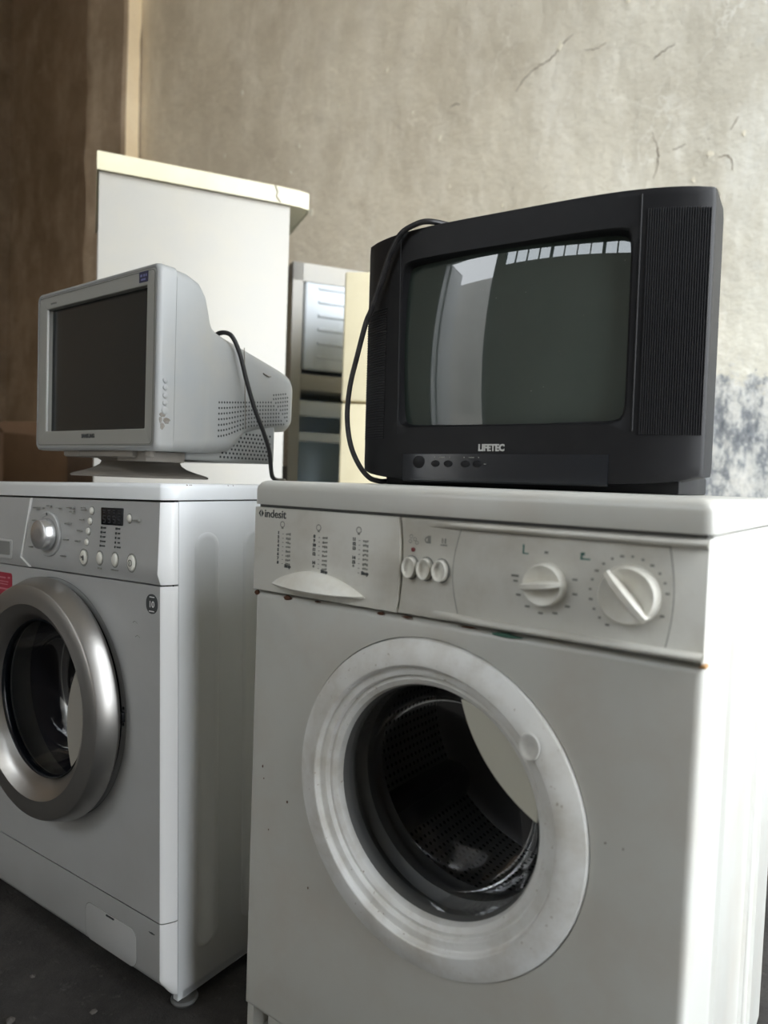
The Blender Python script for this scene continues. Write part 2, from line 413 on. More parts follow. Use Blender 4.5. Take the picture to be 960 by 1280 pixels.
# ================================================================== THE SETTING
bm = NB(); box(bm, XL, XR+0.2, YF-0.2, 4.2, -0.15, 0); struct('floor', bm, 'floor')
bm = NB(); box(bm, XR+0.2, 26, -16, 16, -0.15, -0.03); struct('floor_yard', bm, 'yard')
bm = NB(); box(bm, XL-0.2, XR+0.25, YF-0.25, 4.3, ZC, ZC+0.2); struct('ceiling', bm, 'wall_gen')
# back wall as a gridded, slightly wavy plaster face
def wavy_wall(name, x0, x1, z0, z1, y, mat, nx, nz, amp):
    bm = NB(); G = []
    for j in range(nz+1):
        row = []
        for i in range(nx+1):
            x = x0+(x1-x0)*i/nx; z = z0+(z1-z0)*j/nz
            d = amp*(math.sin(x*2.1+z*1.3)+math.sin(z*3.1-x*0.9+1.0)*0.6+math.sin(x*5.3+z*4.1)*0.3)
            row.append(bm.verts.new((x, y+d, z)))
        G.append(row)
    for j in range(nz):
        for i in range(nx): bm.faces.new((G[j][i], G[j][i+1], G[j+1][i+1], G[j+1][i]))
    bx = box(bm, x0, x1, y+0.05, y+0.3, z0, z1)
    return struct(name, bm, mat)
PX0, PX1, PY = -4.30, -3.83, 2.27          # pilaster
wall_back = wavy_wall('wall_back', PX1-0.05, XR+0.2, 0, ZC, YB, 'wall', 60, 50, 0.006)
def pilaster():
    bm = NB(); n = 60; rings = []
    for k in range(n+1):
        z = ZC*k/n; j = 0.012*math.sin(z*7.3)+0.010*math.sin(z*17.1+1)+random.uniform(-.008, .008)
        q = 0.006*math.sin(z*5.1)+random.uniform(-.004, .004)
        rings.append([(PX0+j, 3.4, z), (PX0+j, PY, z), (PX1-0.02+q, PY, z), (PX1+q, PY+0.02, z), (PX1+q*0.5, YB+0.3, z)])
    loft(bm, rings, True, True)
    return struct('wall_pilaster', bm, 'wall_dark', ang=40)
pil = pilaster()
bm = NB(); n = 50; rings = []
for k in range(n+1):
    z = 0.2+(ZC-0.2)*k/n; q = 0.006*math.sin(z*5.1)
    rings.append([(PX1+0.012+q, PY+0.012, z), (PX1+0.012+q, YB-0.01+0.02*math.sin(z*3)*random.random(), z)])
loft(bm, rings, closed=False); done(bm, 'plaster_return', 'pilside_lit', pil)
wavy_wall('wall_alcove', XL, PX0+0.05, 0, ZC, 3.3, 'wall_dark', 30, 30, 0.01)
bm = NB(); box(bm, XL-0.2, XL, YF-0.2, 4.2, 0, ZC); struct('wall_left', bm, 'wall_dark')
# wall with the gateway the daylight comes through
bm = NB()
box(bm, XR, XR+0.2, YF-0.2, GY0, 0, ZC); box(bm, XR, XR+0.2, GY1, YB+0.3, 0, ZC); box(bm, XR, XR+0.2, GY0, GY1, GZ, ZC)
struct('wall_right', bm, 'wall_gen')
# wall behind the camera with a high grid window
WX0, WX1, WZ0, WZ1 = -1.5, 1.25, 3.70, 5.50  # upper rows are unseen, added to throw more light on the front faces
bm = NB()
box(bm, XL, -3.30, YF-0.2, YF, 0, ZC); box(bm, -3.30, -1.60, YF-0.2, YF, 4.30, ZC); box(bm, WX1, XR+0.2, YF-0.2, YF, 0, ZC)
box(bm, -1.60, WX1, YF-0.2, YF, 0, WZ0); box(bm, -1.60, WX0, YF-0.2, YF, WZ0, ZC); box(bm, WX0, WX1, YF-0.2, YF, WZ1, ZC)
struct('wall_front', bm, 'wall_gen')
win = bpy.data.objects.new('window_1', None); COL.objects.link(win); win['kind'] = 'structure'
nxp, nzp = 10, 4
for i in range(nxp+1):
    bm = NB(); x = WX0+(WX1-WX0)*i/nxp; t = 0.035 if i % 4 == 0 else 0.014
    box(bm, x-t, x+t, YF-0.13, YF-0.07, WZ0, WZ1); done(bm, 'mullion', 'winframe', win)
for j in range(nzp+1):
    bm = NB(); z = WZ0+(WZ1-WZ0)*j/nzp
    box(bm, WX0, WX1, YF-0.13, YF-0.07, z-0.016, z+0.016); done(bm, 'transom', 'winframe', win)
for i in range(nxp):
    for j in range(nzp):
        bm = NB(); box(bm, WX0+(WX1-WX0)*i/nxp+0.02, WX0+(WX1-WX0)*(i+1)/nxp-0.02, YF-0.102, YF-0.098, WZ0+(WZ1-WZ0)*j/nzp+0.02, WZ0+(WZ1-WZ0)*(j+1)/nzp-0.02)
        done(bm, 'pane', 'pane', win)
portal('window_portal', ((WX0+WX1)/2, YF-0.15, (WZ0+WZ1)/2), (PI/2, 0, 0), WX1-WX0, WZ1-WZ0)

# open steel doorway in the wall behind the camera
dr1 = bpy.data.objects.new('door_1', None); COL.objects.link(dr1); dr1['kind'] = 'structure'
bm = NB(); box(bm, -3.30, -3.22, YF-.22, YF+.03, 0, 4.30); box(bm, -1.68, -1.60, YF-.22, YF+.03, 0, 4.30); box(bm, -3.30, -1.60, YF-.22, YF+.03, 4.22, 4.30); done(bm, 'door_frame', 'steeldoor', dr1)
bm = NB(); box(bm, -3.215, -3.165, YF-.95, YF-.20, .02, 4.2, .006); done(bm, 'door_leaf', 'steeldoor', dr1)
portal('doorway_portal', (-2.45, YF-.25, 2.15), (PI/2, 0, 0), 1.7, 4.30)
bm = NB(); box(bm, XL-8, XR+0.2, -16, YF-.2, -.15, -.03); struct('floor_yard_front', bm, 'yard')
bm = NB(); box(bm, XL-8, 9, -10.3, -10, -.03, 6.2); struct('wall_yard', bm, 'wall_back_yard')

# cracks and chips in the plaster
def wy(x, z): return YB+0.006*(math.sin(x*2.1+z*1.3)+math.sin(z*3.1-x*0.9+1.0)*0.6+math.sin(x*5.3+z*4.1)*0.3)
def crack(pts, wd):
    P = [Vector((p.x+random.uniform(-.004, .004), wy(p.x, p.z), p.z+random.uniform(-.004, .004))) for p in smooth_path([(x, 0, z) for x, z in pts], 7)]; wd *= 0.42; bm = NB(); n = len(P); rings = []
    for i, p in enumerate(P):
        ww = wd*(0.25+0.75*math.sin(PI*(i+0.5)/n))*random.uniform(0.6, 1.3)
        t = (P[min(i+1, n-1)]-P[max(i-1, 0)]); nn = Vector((-t.z, 0, t.x)).normalized()
        rings.append([p+nn*ww-Vector((0, .0012, 0)), p-nn*ww-Vector((0, .0012, 0)), p-nn*ww*1.3+Vector((0, .01, 0)), p+nn*ww*1.3+Vector((0, .01, 0))])
    loft(bm, rings, True, True); done(bm, 'crack', 'crack', wall_back)
crack([(-0.855, 2.715), (-0.80, 2.77), (-0.74, 2.80), (-0.68, 2.815), (-0.63, 2.86), (-0.58, 2.89)], 0.007)
crack([(-0.215, 2.665), (-0.19, 2.68), (-0.13, 2.70)], 0.006)
crack([(-0.205, 2.36), (-0.183, 2.30), (-0.175, 2.24), (-0.19, 2.17)], 0.006)
crack([(-0.12, 2.27), (-0.07, 2.28)], 0.005)
crack([(0.10, 2.29), (0.13, 2.34)], 0.005)
crack([(0.06, 2.20), (0.10, 2.19), (0.12, 2.13)], 0.006)
crack([(-0.52, 2.80), (-0.47, 2.79), (-0.42, 2.80)], 0.004)
crack([(-1.22, 2.74), (-1.18, 2.75), (-1.16, 2.74)], 0.005)
crack([(-0.37, 2.97), (-0.33, 2.985), (-0.30, 2.97)], 0.008)
crack([(-1.42, 2.06), (-1.38, 2.02), (-1.36, 1.97)], 0.004)
crack([(0.03, 2.09), (0.07, 2.06), (0.06, 2.01)], 0.005)
for (x, z, s) in [(-0.64, 2.86, .022), (-0.33, 2.95, .020), (-1.27, 2.61, .018), (-1.44, 2.78, .010), (-2.24, 2.80, .016), (-2.13, 2.40, .026), (-2.30, 2.66, .012), (-1.95, 2.95, .012),
                  (0.03, 2.22, .016), (-0.03, 2.13, .012), (0.15, 2.27, .012), (-1.62, 3.05, .012), (-2.75, 3.25, .02), (-2.9, 2.9, .014), (-1.2, 2.35, .012), (-0.9, 2.2, .010)]:
    bm = NB(); n = 9
    ol = [(x+s*random.uniform(.5, 1)*math.cos(2*PI*i/n)*0.8, z+s*random.uniform(.5, 1.2)*math.sin(2*PI*i/n)) for i in range(n)]
    prism(bm, ol, wy(x, z)-.0025, wy(x, z)+0.02); done(bm, 'plaster_chip', 'chipw', wall_back)

# ================================================================== WHITE FRONT LOADER WITH OPEN PORTHOLE (right)
W = 0.595
ind = thing('washing_machine', 'old white front-loading washing machine with two round knobs, carrying the black television', 'washing machine')
DEP = 0.545
DCX, DCZ = 0.2990, 0.4742
# cabinet shell: left side, back, base
bm = NB()
box(bm, 0.0, 0.012, 0.011, DEP, 0.03, 0.815); box(bm, 0.0, W-0.002, DEP-0.012, DEP, 0.03, 0.815); box(bm, 0.0, W-0.002, 0.02, DEP, 0.03, 0.045)
done(bm, 'cabinet', 'enamel', ind)
# right side panel with pressed ribs
bm = NB(); box(bm, W-0.012, W, 0.011, DEP, 0.03, 0.815, 0.002)
done(bm, 'side_panel', 'enamel', ind)
def rib(y0, y1, z0, z1):
    bm = NB(); dpt = 0.004
    o = [(y0, z0), (y1, z0), (y1, z1), (y0, z1)]; i_ = [(y0+.006, z0+.010), (y1-.006, z0+.010), (y1-.006, z1-.010), (y0+.006, z1-.010)]
    loft(bm, [[(W-0.001, a, b) for a, b in o], [(W+dpt, a, b) for a, b in i_]], False, True)
    return done(bm, 'pressed_rib', 'enamel', ind)
rib(0.118, 0.212, 0.06, 0.772); rib(0.318, 0.345, 0.06, 0.785); rib(0.40, 0.475, 0.06, 0.785)
# front sheet
bm = NB(); holeplate(bm, 0.0, W, 0.0886, 0.6935, DCX, DCZ, 0.1985, 0.002, 0.016, 120, 0.009)
done(bm, 'front_panel', 'enamel', ind, 40)
bm = NB(); box(bm, 0.022, W-0.022, 0.030, 0.045, 0.0, 0.092, 0.003); done(bm, 'kick_plate', 'enamel', ind)
for x in (0.06, W-0.06):
    for y in (0.07, DEP-0.05):
        bm = NB(); lathez(bm, [(0, 0), (.020, 0), (.022, .006), (.012, .012), (.012, .031), (0, .031)], x, y, 20); done(bm, 'foot', 'rubber', ind)
# worktop
bm = NB()
ol = []
for (cx, cy, a0) in ((W+0.002-0.012, DEP-0.012, 0), (0.010, DEP-0.012, PI/2), (0.012, 0.006, PI), (W-0.008, 0.006, 3*PI/2)):
    for k in range(6):
        a = a0+k/5*PI/2; ol.append((cx+0.012*math.cos(a), cy+0.012*math.sin(a)))
prismz(bm, ol, 0.8165, 0.850, 0.013, 0.0015)
done(bm, 'worktop', 'enamel', ind, 50)
# dark joint below the worktop
bm = NB(); box(bm, 0.004, W-0.004, 0.004, DEP-0.01, 0.812, 0.818); done(bm, 'joint', 'rubber', ind)
# detergent drawer front: its right edge is gently bowed and stands proud
def drawer_outline():
    o = [(0.0015, 0.6965), (0.0015, 0.8125)]
    for k in range(13):
        z = 0.8125-(0.8125-0.6965)*k/12; o.append((0.2475+0.0048*math.sin(PI*k/12), z))
    return o
bm = NB(); prism(bm, drawer_outline(), -0.0030, 0.02, 0.0018); drw = done(bm, 'detergent_drawer', 'fascia', ind, 50)
# drawer pull: a crescent shell
bm = NB(); n = 28; rows = []
for i in range(n+1):
    t = i/n; x = 0.0400+(0.2010-0.0400)*t
    zb = 0.7080-0.0022*math.sin(PI*t); zt = 0.7080+0.0245*math.sin(PI*t)**0.85*(1-0.10*t)+0.0015*(1-t)
    hh = 0.016*math.sin(PI*t)**0.6
    rows.append([(x, -0.003, zt+0.0005), (x, -0.004-hh*0.35, zt), (x, -0.004-hh*0.75, zt*0.65+zb*0.35), (x, -0.005-hh, zb+0.002), (x, -0.004-hh*0.92, zb), (x, -0.003, zb+0.007*math.sin(PI*t)**0.7)])
loft(bm, rows, False, False); done(bm, 'drawer_handle', 'knob', drw, 60)
# control panel right of the drawer
bm = NB()
o = [(W-0.001, 0.6965), (W-0.001, 0.8125)]
for k in range(13):
    z = 0.8125-(0.8125-0.6965)*k/12; o.append((0.2492+0.0048*math.sin(PI*k/12), z))
prism(bm, list(reversed(o)), 0.0, 0.02, 0.002); cp = done(bm, 'control_panel', 'fascia', ind, 50)
# rolled ledges above and below the dial field, fading out to the left
def ledge(z, hgt, x0):
    bm = NB(); rows = []; n = 24
    for i in range(n+1):
        x = x0+(W-0.0015-x0)*i/n; k = min(1, (i/n)*4); k = k*k*(3-2*k)
        rows.append([(x, -0.0105*k*math.sin(PI*s/8)+0.0006, z-hgt/2*math.cos(PI*s/8)) for s in range(9)])
    loft(bm, rows, False, False, closed=False); return done(bm, 'ledge', 'fascia', cp, 60)
ledge(0.8075, 0.0085, 0.275); ledge(0.7020, 0.0095, 0.285)
# dial field plate with the bowed outline
def field(g):
    o = []
    for k in range(13):
        t = k/12; z = 0.7060+(0.8025-0.7060)*t; o.append((0.3335-0.009*math.sin(PI*t)-g, z+g*(2*t-1)))
    for k in range(13):
        t = k/12; z = 0.8025-(0.8025-0.7060)*t; o.append((0.5590+0.0055*math.sin(PI*t)+g, z-g*(2*t-1)))
    return o
bm = NB(); prism(bm, field(0.0010), -0.0004, 0.004, 0.0); done(bm, 'field_groove', 'print_grey', cp)
bm = NB(); prism(bm, field(0.0), -0.0012, 0.004, 0.0006); done(bm, 'dial_field', 'fascia', cp)
# push buttons
for bx in (0.2675, 0.2885, 0.3095):
    bm = NB(); lathe(bm, [(.0108, .001), (.0108, -.0015), (.0100, -.0022)], bx, 0.7540, 28, 0.98, 1.32); 
    done(bm, 'button_well', 'print_grey', cp)
    bm = NB(); rings = []
    for (rr, y, dx) in [(.0096, .001, 0), (.0096, -.0075, 0), (.0090, -.0095, 0), (.0078, -.0092, 0), (.0055, -.0062, -.0008), (.0025, -.0048, -.001), (1e-5, -.0045, -.001)]:
        rings.append([(bx+dx+0.92*rr*math.cos(2*PI*i/28), y+0.12*rr*math.cos(2*PI*i/28), 0.7540+1.32*rr*math.sin(2*PI*i/28)) for i in range(28)])
    loft(bm, rings); done(bm, 'push_button', 'knob', cp, 50)
bm = NB(); lathe(bm, [(.0026, .001), (.0026, -.0012), (.0018, -.0022), (0, -.0025)], 0.2685, 0.7750, 16); done(bm, 'indicator_light', 'red', cp, label='small dark red indicator light')
# knobs
def knob(cx, cz, R, ang, name):
    bm = NB(); lathe(bm, [(R*1.04, 0), (R*1.04, -.002), (R, -.003), (R*0.97, -.012), (R*0.92, -.0145), (R*0.85, -.014), (R*0.6, -.0105), (R*0.3, -.009), (0, -.0085)], cx, cz, 48)
    k = done(bm, name, 'knob', cp, 50)
    bm = NB()
    m = Matrix.Translation((cx, 0, cz)) @ Matrix.Rotation(ang, 4, 'Y')
    L = R*1.0; rows = []
    for i in range(15):
        t = -1+2*i/14; x = L*t; hw = R*0.155*(1-0.25*abs(t)**3); tp = -0.024+0.006*abs(t)**3
        rows.append([m @ Vector(p) for p in ((x, -.004, -hw*1.25), (x, tp+.002, -hw), (x, tp, -hw*0.7), (x, tp, hw*0.7), (x, tp+.002, hw), (x, -.004, hw*1.25))])
    loft(bm, rows, True, True); done(bm, 'grip', 'knob', k, 40)
    return k
knob(0.4375, 0.7530, 0.0225, math.radians(-9), 'temperature_knob')
knob(0.5240, 0.7530, 0.0290, math.radians(47), 'programme_knob')
# printing round the knobs
bm = NB(); it = []
for k in range(8):
    a = math.radians(180-28*k if k < 1 else 180+28*k); it.append((0.4365+0.0335*math.cos(a), 0.7530+0.031*math.sin(a), 0.0052, 0.0022))
it.append((0.4365, 0.7865, .004, .0026)); it.append((0.402, 0.7585, 0.0085, 0.0024))
bars(bm, it, -0.0014); done(bm, 'temperature_marks', 'print_grey', cp)
bm = NB(); it = []
for k in range(22):
    a = math.radians(8+15.5*k)
    if 250 < math.degrees(a) < 330: continue
    it.append((0.5225+0.0375*math.cos(a), 0.7530+0.0375*math.sin(a), 0.0026 if k % 3 else 0.004, 0.0022))
bars(bm, it, -0.0014); done(bm, 'programme_marks', 'print_grey', cp)
bm = NB()
bars(bm, [(0.4105, 0.7880, .0016, .010), (0.4130, 0.7835, .006, .0012), (0.4745, 0.7860, .0022, .007), (0.4790, 0.7835, .009, .0016), (0.4760, 0.7885, .003, .003)], -0.0014)
done(bm, 'dial_symbols', 'print_green', cp)
bm = NB(); bars(bm, [(0.5795, 0.7045, .016, .0016)], -0.0012); done(bm, 'model_print', 'print_grey', cp)
# symbols above the buttons
bm = NB()
for (x, z) in ((0.2640, 0.7845), (0.2705, 0.7875), (0.2735, 0.7835), (0.2652, 0.7905)):
    lathe(bm, [(.0017, -.0004), (.0024, -.0004)], x, z, 10)
for (x, z, s) in ((0.2885, 0.7880, .0042),):
    lathe(bm, [(s*.55, -.0004), (s, -.0004)], x, z, 14); box(bm, x, x+.004, -.0006, 0, z-.004, z+.005)
bars(bm, [(0.3105, 0.7835, .0085, .0014), (0.3085, 0.7885, .001, .006), (0.3125, 0.7885, .001, .006)], -0.0004)
done(bm, 'button_symbols', 'print_grey', cp)
# brand lettering and programme chart on the drawer
YD = -0.0033
bm = NB()
prism(bm, [(0.0090, 0.8040), (0.0130, 0.8092), (0.0130, 0.8058), (0.0116, 0.8040), (0.0130, 0.8022), (0.0130, 0.7988)], YD, -0.002)
prism(bm, [(0.0146, 0.8092), (0.0190, 0.8040), (0.0146, 0.7988)], YD, -0.002)
done(bm, 'brand_emblem', 'print', drw)
text('brand_lettering', 'indesit', 0.0155, 'print', drw, 0.0205, YD, 0.8037, 'LEFT', bold=0.0002)
def chart(x, z0, nums, stop):
    bm = NB()
    lathe(bm, [(.0032, YD), (.0044, YD)], x+0.007, z0+0.012, 16); bars(bm, [(x+.007, z0+.0075, .003, .003)], YD+.0002)
    done(bm, 'chart_symbol', 'print_grey', drw)
    dz = 0.0058
    for k, s in enumerate(nums):
        if s: text('programme_number', s, 0.0056, 'print', drw, x, YD, z0-k*dz, bold=0.00025)
    bm = NB(); it = []
    for k in range(8):
        it.append((x+0.0085, z0-0.001-k*dz, .0022, .0008))
        for q in range(3): it.append((x+0.0155+q*.003, z0-0.001-k*dz+random.uniform(-.0005, .0005), .0022, random.uniform(.0018, .0034)))
    bars(bm, it, YD+.0002); done(bm, 'chart_marks', 'print_grey', drw)
    text('stop_lettering', 'Stop', 0.0062, 'print', drw, x+0.0185, YD, z0-stop*dz-0.002, bold=0.0003)
chart(0.0485, 0.7790, ['1', '2', '3', '4', '5', '6', '7', '8'], 7.3)
chart(0.1140, 0.7790, ['8', '9', '10', '11', '12', '', '14', '*'], 7.4)
chart(0.1810, 0.7805, ['11', '12', '13', '', '14', '15', '*'], 6.8)
# rust and stains along the joints
def blotch(name, parent, mat, x, z, rx, rz, y, n=14):
    bm = NB(); prism(bm, [(x+rx*random.uniform(.6, 1.1)*math.cos(2*PI*i/n), z+rz*random.uniform(.6, 1.1)*math.sin(2*PI*i/n)) for i in range(n)], y, y+0.003)
    return done(bm, name, mat, parent)
fp = [o for o in ind.children if o.name.startswith('front_panel')][0]
for (x, z, a, b) in [(0.004, 0.6915, .004, .004), (0.063, 0.6908, .008, .0034), (0.118, 0.6924, .005, .0014), (0.222, 0.6916, .006, .0020), (0.262, 0.6926, .008, .0014), (0.345, 0.6931, .012, .0010)]:
    blotch('rust_spot', fp, 'rust', x, z, a, b, 0.0012)
blotch('green_stain', fp, 'verdigris', 0.391, 0.6915, .020, .0026, 0.0010)
for (x, z, a, b) in [(0.026, 0.4465, .0012, .0022), (0.029, 0.43, .0009, .0012), (0.041, 0.36, .0008, .0012), (0.075, 0.41, .0016, .0022), (0.118, 0.305, .001, .0018), (0.53, 0.50, .0008, .0012), (0.512, 0.5, .0010, .0010)]:
    blotch('enamel_chip', fp, 'rust', x, z, a, b, 0.0013)
bm = NB(); box(bm, W-0.004, W+0.0015, -0.0008, 0.012, 0.6925, 0.6955, 0.0008); done(bm, 'rust_edge', simple('orange_rust', (0.42, 0.24, 0.10), 0.9), fp)
# door ring
door = bpy.data.objects.new('door', None); COL.objects.link(door); door.parent = ind
door['label'] = 'round white porthole door'
bm = NB()
lathe(bm, [(.1972, .012), (.1972, .001), (.1958, -.0022), (.188, -.0058), (.178, -.0085), (.170, -.0098), (.1668, -.0098), (.1656, -.0090), (.1640, -.0030), (.1628, -.0018), (.1545, -.0012),
           (.1534, -.0006), (.1515, .0050), (.147, .0045), (.141, .008), (.1385, .014), (.1385, .03), (.15, .03), (.17, .012), (.1972, .012)], DCX, DCZ, 128)
done(bm, 'door_ring', 'ring', door, 24)
# thumb dimple: oval dished pad
rings = []
dx, dz = 0.4315, 0.5815
bm = NB()
for (rr, y) in [(.0122, -.0108), (.0118, -.0128), (.0108, -.0130), (.0085, -.0118), (.005, -.0106), (1e-5, -.0102)]:
    rings.append([(dx+rr*math.cos(2*PI*i/32), y, dz+1.22*rr*math.sin(2*PI*i/32)) for i in range(32)])
loft(bm, rings); done(bm, 'thumb_dimple', 'ring', door, 60)
# glass bowl, gasket, drum
bm = NB(); lathe(bm, [(.1382, .020), (.133, .034), (.126, .055), (.116, .072), (.10, .082), (.06, .088), (0, .089)], DCX, DCZ, 96); done(bm, 'glass_bowl', 'glass', door, 60)
bm = NB(); lathe(bm, [(.1395, .014), (.136, .022), (.1365, .036), (.150, .045), (.152, .06), (.1385, .068), (.1385, .085), (.147, .095), (.147, .115), (.24, .125), (.24, .10), (.16, .04), (.145, .018), (.1395, .014)], DCX, DCZ, 96)
done(bm, 'door_gasket', 'rubber', ind, 50)
bm = NB(); lathe(bm, [(.150, .112), (.225, .130), (.232, .150), (.232, .395)], DCX, DCZ, 96, uv=True); drum = done(bm, 'drum', 'drum', ind, 50)
bm = NB(); lathe(bm, [(.232, .395), (.215, .405), (.12, .400), (.06, .385), (0, .380)], DCX, DCZ, 96); done(bm, 'drum_end', 'drumend', drum, 50)
for a in (math.radians(-22), math.radians(98), math.radians(218)):
    bm = NB(); m = Matrix.Translation((DCX, 0, DCZ)) @ Matrix.Rotation(-a, 4, 'Y')
    rows = []
    for k in range(9):
        y = 0.15+0.24*k/8; hgt = 0.045*(1-abs(k-4)/4*0.25)
        rows.append([m @ Vector(p) for p in ((.233, y, -.035), (.233-hgt*.7, y, -.020), (.233-hgt, y, 0), (.233-hgt*.7, y, .020), (.233, y, .035))])
    loft(bm, rows, True, True, closed=True); done(bm, 'drum_paddle', 'drumend', drum, 50)
# reflection in the porthole glass, added as a solid pale crescent
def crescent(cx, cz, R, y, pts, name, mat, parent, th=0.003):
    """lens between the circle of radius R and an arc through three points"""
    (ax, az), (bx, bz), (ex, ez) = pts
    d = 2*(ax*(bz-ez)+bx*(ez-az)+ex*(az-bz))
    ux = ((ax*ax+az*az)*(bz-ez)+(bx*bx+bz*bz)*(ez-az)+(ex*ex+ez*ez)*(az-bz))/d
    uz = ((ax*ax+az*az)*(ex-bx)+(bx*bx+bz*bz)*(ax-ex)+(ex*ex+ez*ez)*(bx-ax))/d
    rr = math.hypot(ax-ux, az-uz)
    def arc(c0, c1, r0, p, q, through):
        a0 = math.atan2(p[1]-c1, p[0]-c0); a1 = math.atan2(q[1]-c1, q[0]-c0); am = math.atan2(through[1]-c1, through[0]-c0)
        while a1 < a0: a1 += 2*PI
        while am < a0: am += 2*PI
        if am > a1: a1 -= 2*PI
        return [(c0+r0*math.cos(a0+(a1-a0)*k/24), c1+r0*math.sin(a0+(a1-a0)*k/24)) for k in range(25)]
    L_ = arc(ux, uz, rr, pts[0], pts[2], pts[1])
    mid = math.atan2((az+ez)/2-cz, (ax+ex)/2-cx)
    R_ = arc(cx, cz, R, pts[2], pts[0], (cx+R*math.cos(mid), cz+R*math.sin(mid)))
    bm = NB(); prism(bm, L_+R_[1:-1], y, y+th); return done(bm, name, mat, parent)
crescent(DCX, DCZ, 0.1400, 0.009, [(0.3365, 0.6072), (0.3815, 0.531), (0.4352, 0.493)], 'reflection_crescent', 'cream_reflection', door)

# ================================================================== SILVER FRONT LOADER (left)
lg = thing('washing_machine', 'silver-fronted washing machine with chrome porthole ring, display and single dial, carrying the computer monitor', 'washing machine',
           (-0.1482, 0.0029, 0), (0.0065, -0.0247, 0.0129))
LD = 0.50; YP = -0.0238
bm = NB(); box(bm, -0.600, 0.0, 0.0, LD, 0.018, 0.8115, 0.002)
# leave the front open: the shell is walls only
bm.free(); bm = NB()
box(bm, -0.600, -0.588, 0, LD, .018, .8115); box(bm, -.600, 0, LD-.012, LD, .018, .8115); box(bm, -.600, 0, 0.01, LD, .018, .03); box(bm, -0.012, 0, 0, LD, .018, .8115, .001)
done(bm, 'cabinet', 'lgwhite', lg)
# pressed rounded channels on the right side
def stadium(y0, y1, z0, z1, n=12):
    rr = (y1-y0)/2; c = (y0+y1)/2
    return [(c+rr*math.cos(PI*k/n), z1-rr+rr*math.sin(PI*k/n)) for k in range(n+1)]+[(c-rr*math.cos(PI*k/n), z0+rr-rr*math.sin(PI*k/n)) for k in range(n+1)]
for y0 in (0.030, 0.133, 0.236, 0.339):
    bm = NB(); A = stadium(y0, y0+0.052, .079, .763); B_ = stadium(y0+.005, y0+.047, .084, .758); C_ = stadium(y0+.010, y0+.042, .089, .753)
    loft(bm, [[(-.0005, y, z) for y, z in A], [(.0028, y, z) for y, z in B_], [(.0012, y, z) for y, z in C_]], False, True); done(bm, 'pressed_channel', 'lgwhite', lg, 60)
PLAN = [(-0.0147, YP), (-0.0115, YP+.0012), (-0.0085, YP+.0050), (-0.0045, YP+.0120), (-0.0012, YP+.0190), (-0.0005, -0.0005)]
def corner(bm, z0, z1, dy0=0, dy1=0):
    n = len(PLAN)
    a = [(x, y+dy0*(1-i/(n-1)), z0) for i, (x, y) in enumerate(PLAN)]; b = [(x, y+dy1*(1-i/(n-1)), z1) for i, (x, y) in enumerate(PLAN)]
    loft(bm, [a, b], closed=False)
LCX, LCZ = -0.313, 0.458
bm = NB(); holeplate(bm, -0.6, -0.0147, 0.1510, 0.6805, LCX, LCZ, 0.200, YP, 0.0, 120)
flg = done(bm, 'front_panel', 'silver_paint', lg, 40)
bm = NB(); corner(bm, 0.1510, 0.6805); done(bm, 'corner_trim', 'corner_lit', flg, 60)
# recessed well behind the porthole ring
bm = NB(); lathe(bm, [(.2125, YP-.0004), (.2085, YP+.001), (.205, YP+.006), (.185, .010), (.168, .030), (.168, .06)], LCX, LCZ, 96); done(bm, 'door_well', 'rubber', flg, 60)
# bottom kick cover with bevelled lower edge
bm = NB()
prof = [(YP, 0.1495), (YP, 0.060), (YP+.003, .052), (YP+.016, .036), (0.0, 0.030)]
loft(bm, [[(-0.6, y, z) for y, z in prof], [(-0.0147, y, z) for y, z in prof]], closed=False)
kc = done(bm, 'kick_cover', 'silver_paint', lg, 40)
bm = NB(); n = len(PLAN)
lev = [(0.1495, 0), (0.060, 0), (0.052, .003), (0.036, .016), (0.030, .0235)]
loft(bm, [[(x, min(y+d*(1-i/(n-1)), 0), z) for i, (x, y) in enumerate(PLAN)] for z, d in lev], closed=False)
done(bm, 'corner_trim', 'corner_lit', kc, 60)
def hatch(g):
    return rrect(-0.2180-g, -0.0740+g, 0.0540-g, 0.1165+g, 0.016, 5)
bm = NB(); prism(bm, hatch(0.0009), YP-.0003, YP+.002); done(bm, 'hatch_groove', 'print_grey', kc)
bm = NB(); prism(bm, hatch(0), YP-.0006, YP+.002, .0003); ht = done(bm, 'filter_hatch', 'silver_paint', kc)
bm = NB(); box(bm, -.1560, -.1340, YP-.0018, YP, .1125, .1150); done(bm, 'hatch_slot', 'hole', ht)
# control fascia: right piece and proud drawer piece
LEV = [(0.8105, 0.0), (0.7600, -.0020), (0.7150, -.0040), (0.7000, -.0050), (0.6830, .0010)]
def split(z): return -0.3878+(0.8092-z)/(0.8092-0.6814)*(-0.0326) if z > 0.7 else -0.4156+(0.700-z)/0.017*0.020
bm = NB()
rows = [[(split(z)+.0018, YP+d+.004, z), (split(z)+.0018, YP+d, z), (-0.2, YP+d, z), (-.0147, YP+d, z)] for z, d in LEV]
loft(bm, rows, closed=False); fl = done(bm, 'control_panel', 'silver_paint', lg, 30)
bm = NB(); loft(bm, [[(x, y+d*(1-i/(n-1)), z) for i, (x, y) in enumerate(PLAN)] for z, d in LEV], closed=False); done(bm, 'corner_trim', 'corner_lit', fl, 60)
bm = NB()
rows = [[(-0.598, YP+d-.003, z), (split(z)-.001, YP+d-.003, z)] for z, d in LEV]; loft(bm, rows, closed=False)
dl = done(bm, 'detergent_drawer', 'silver_paint', lg, 30)
bm = NB()
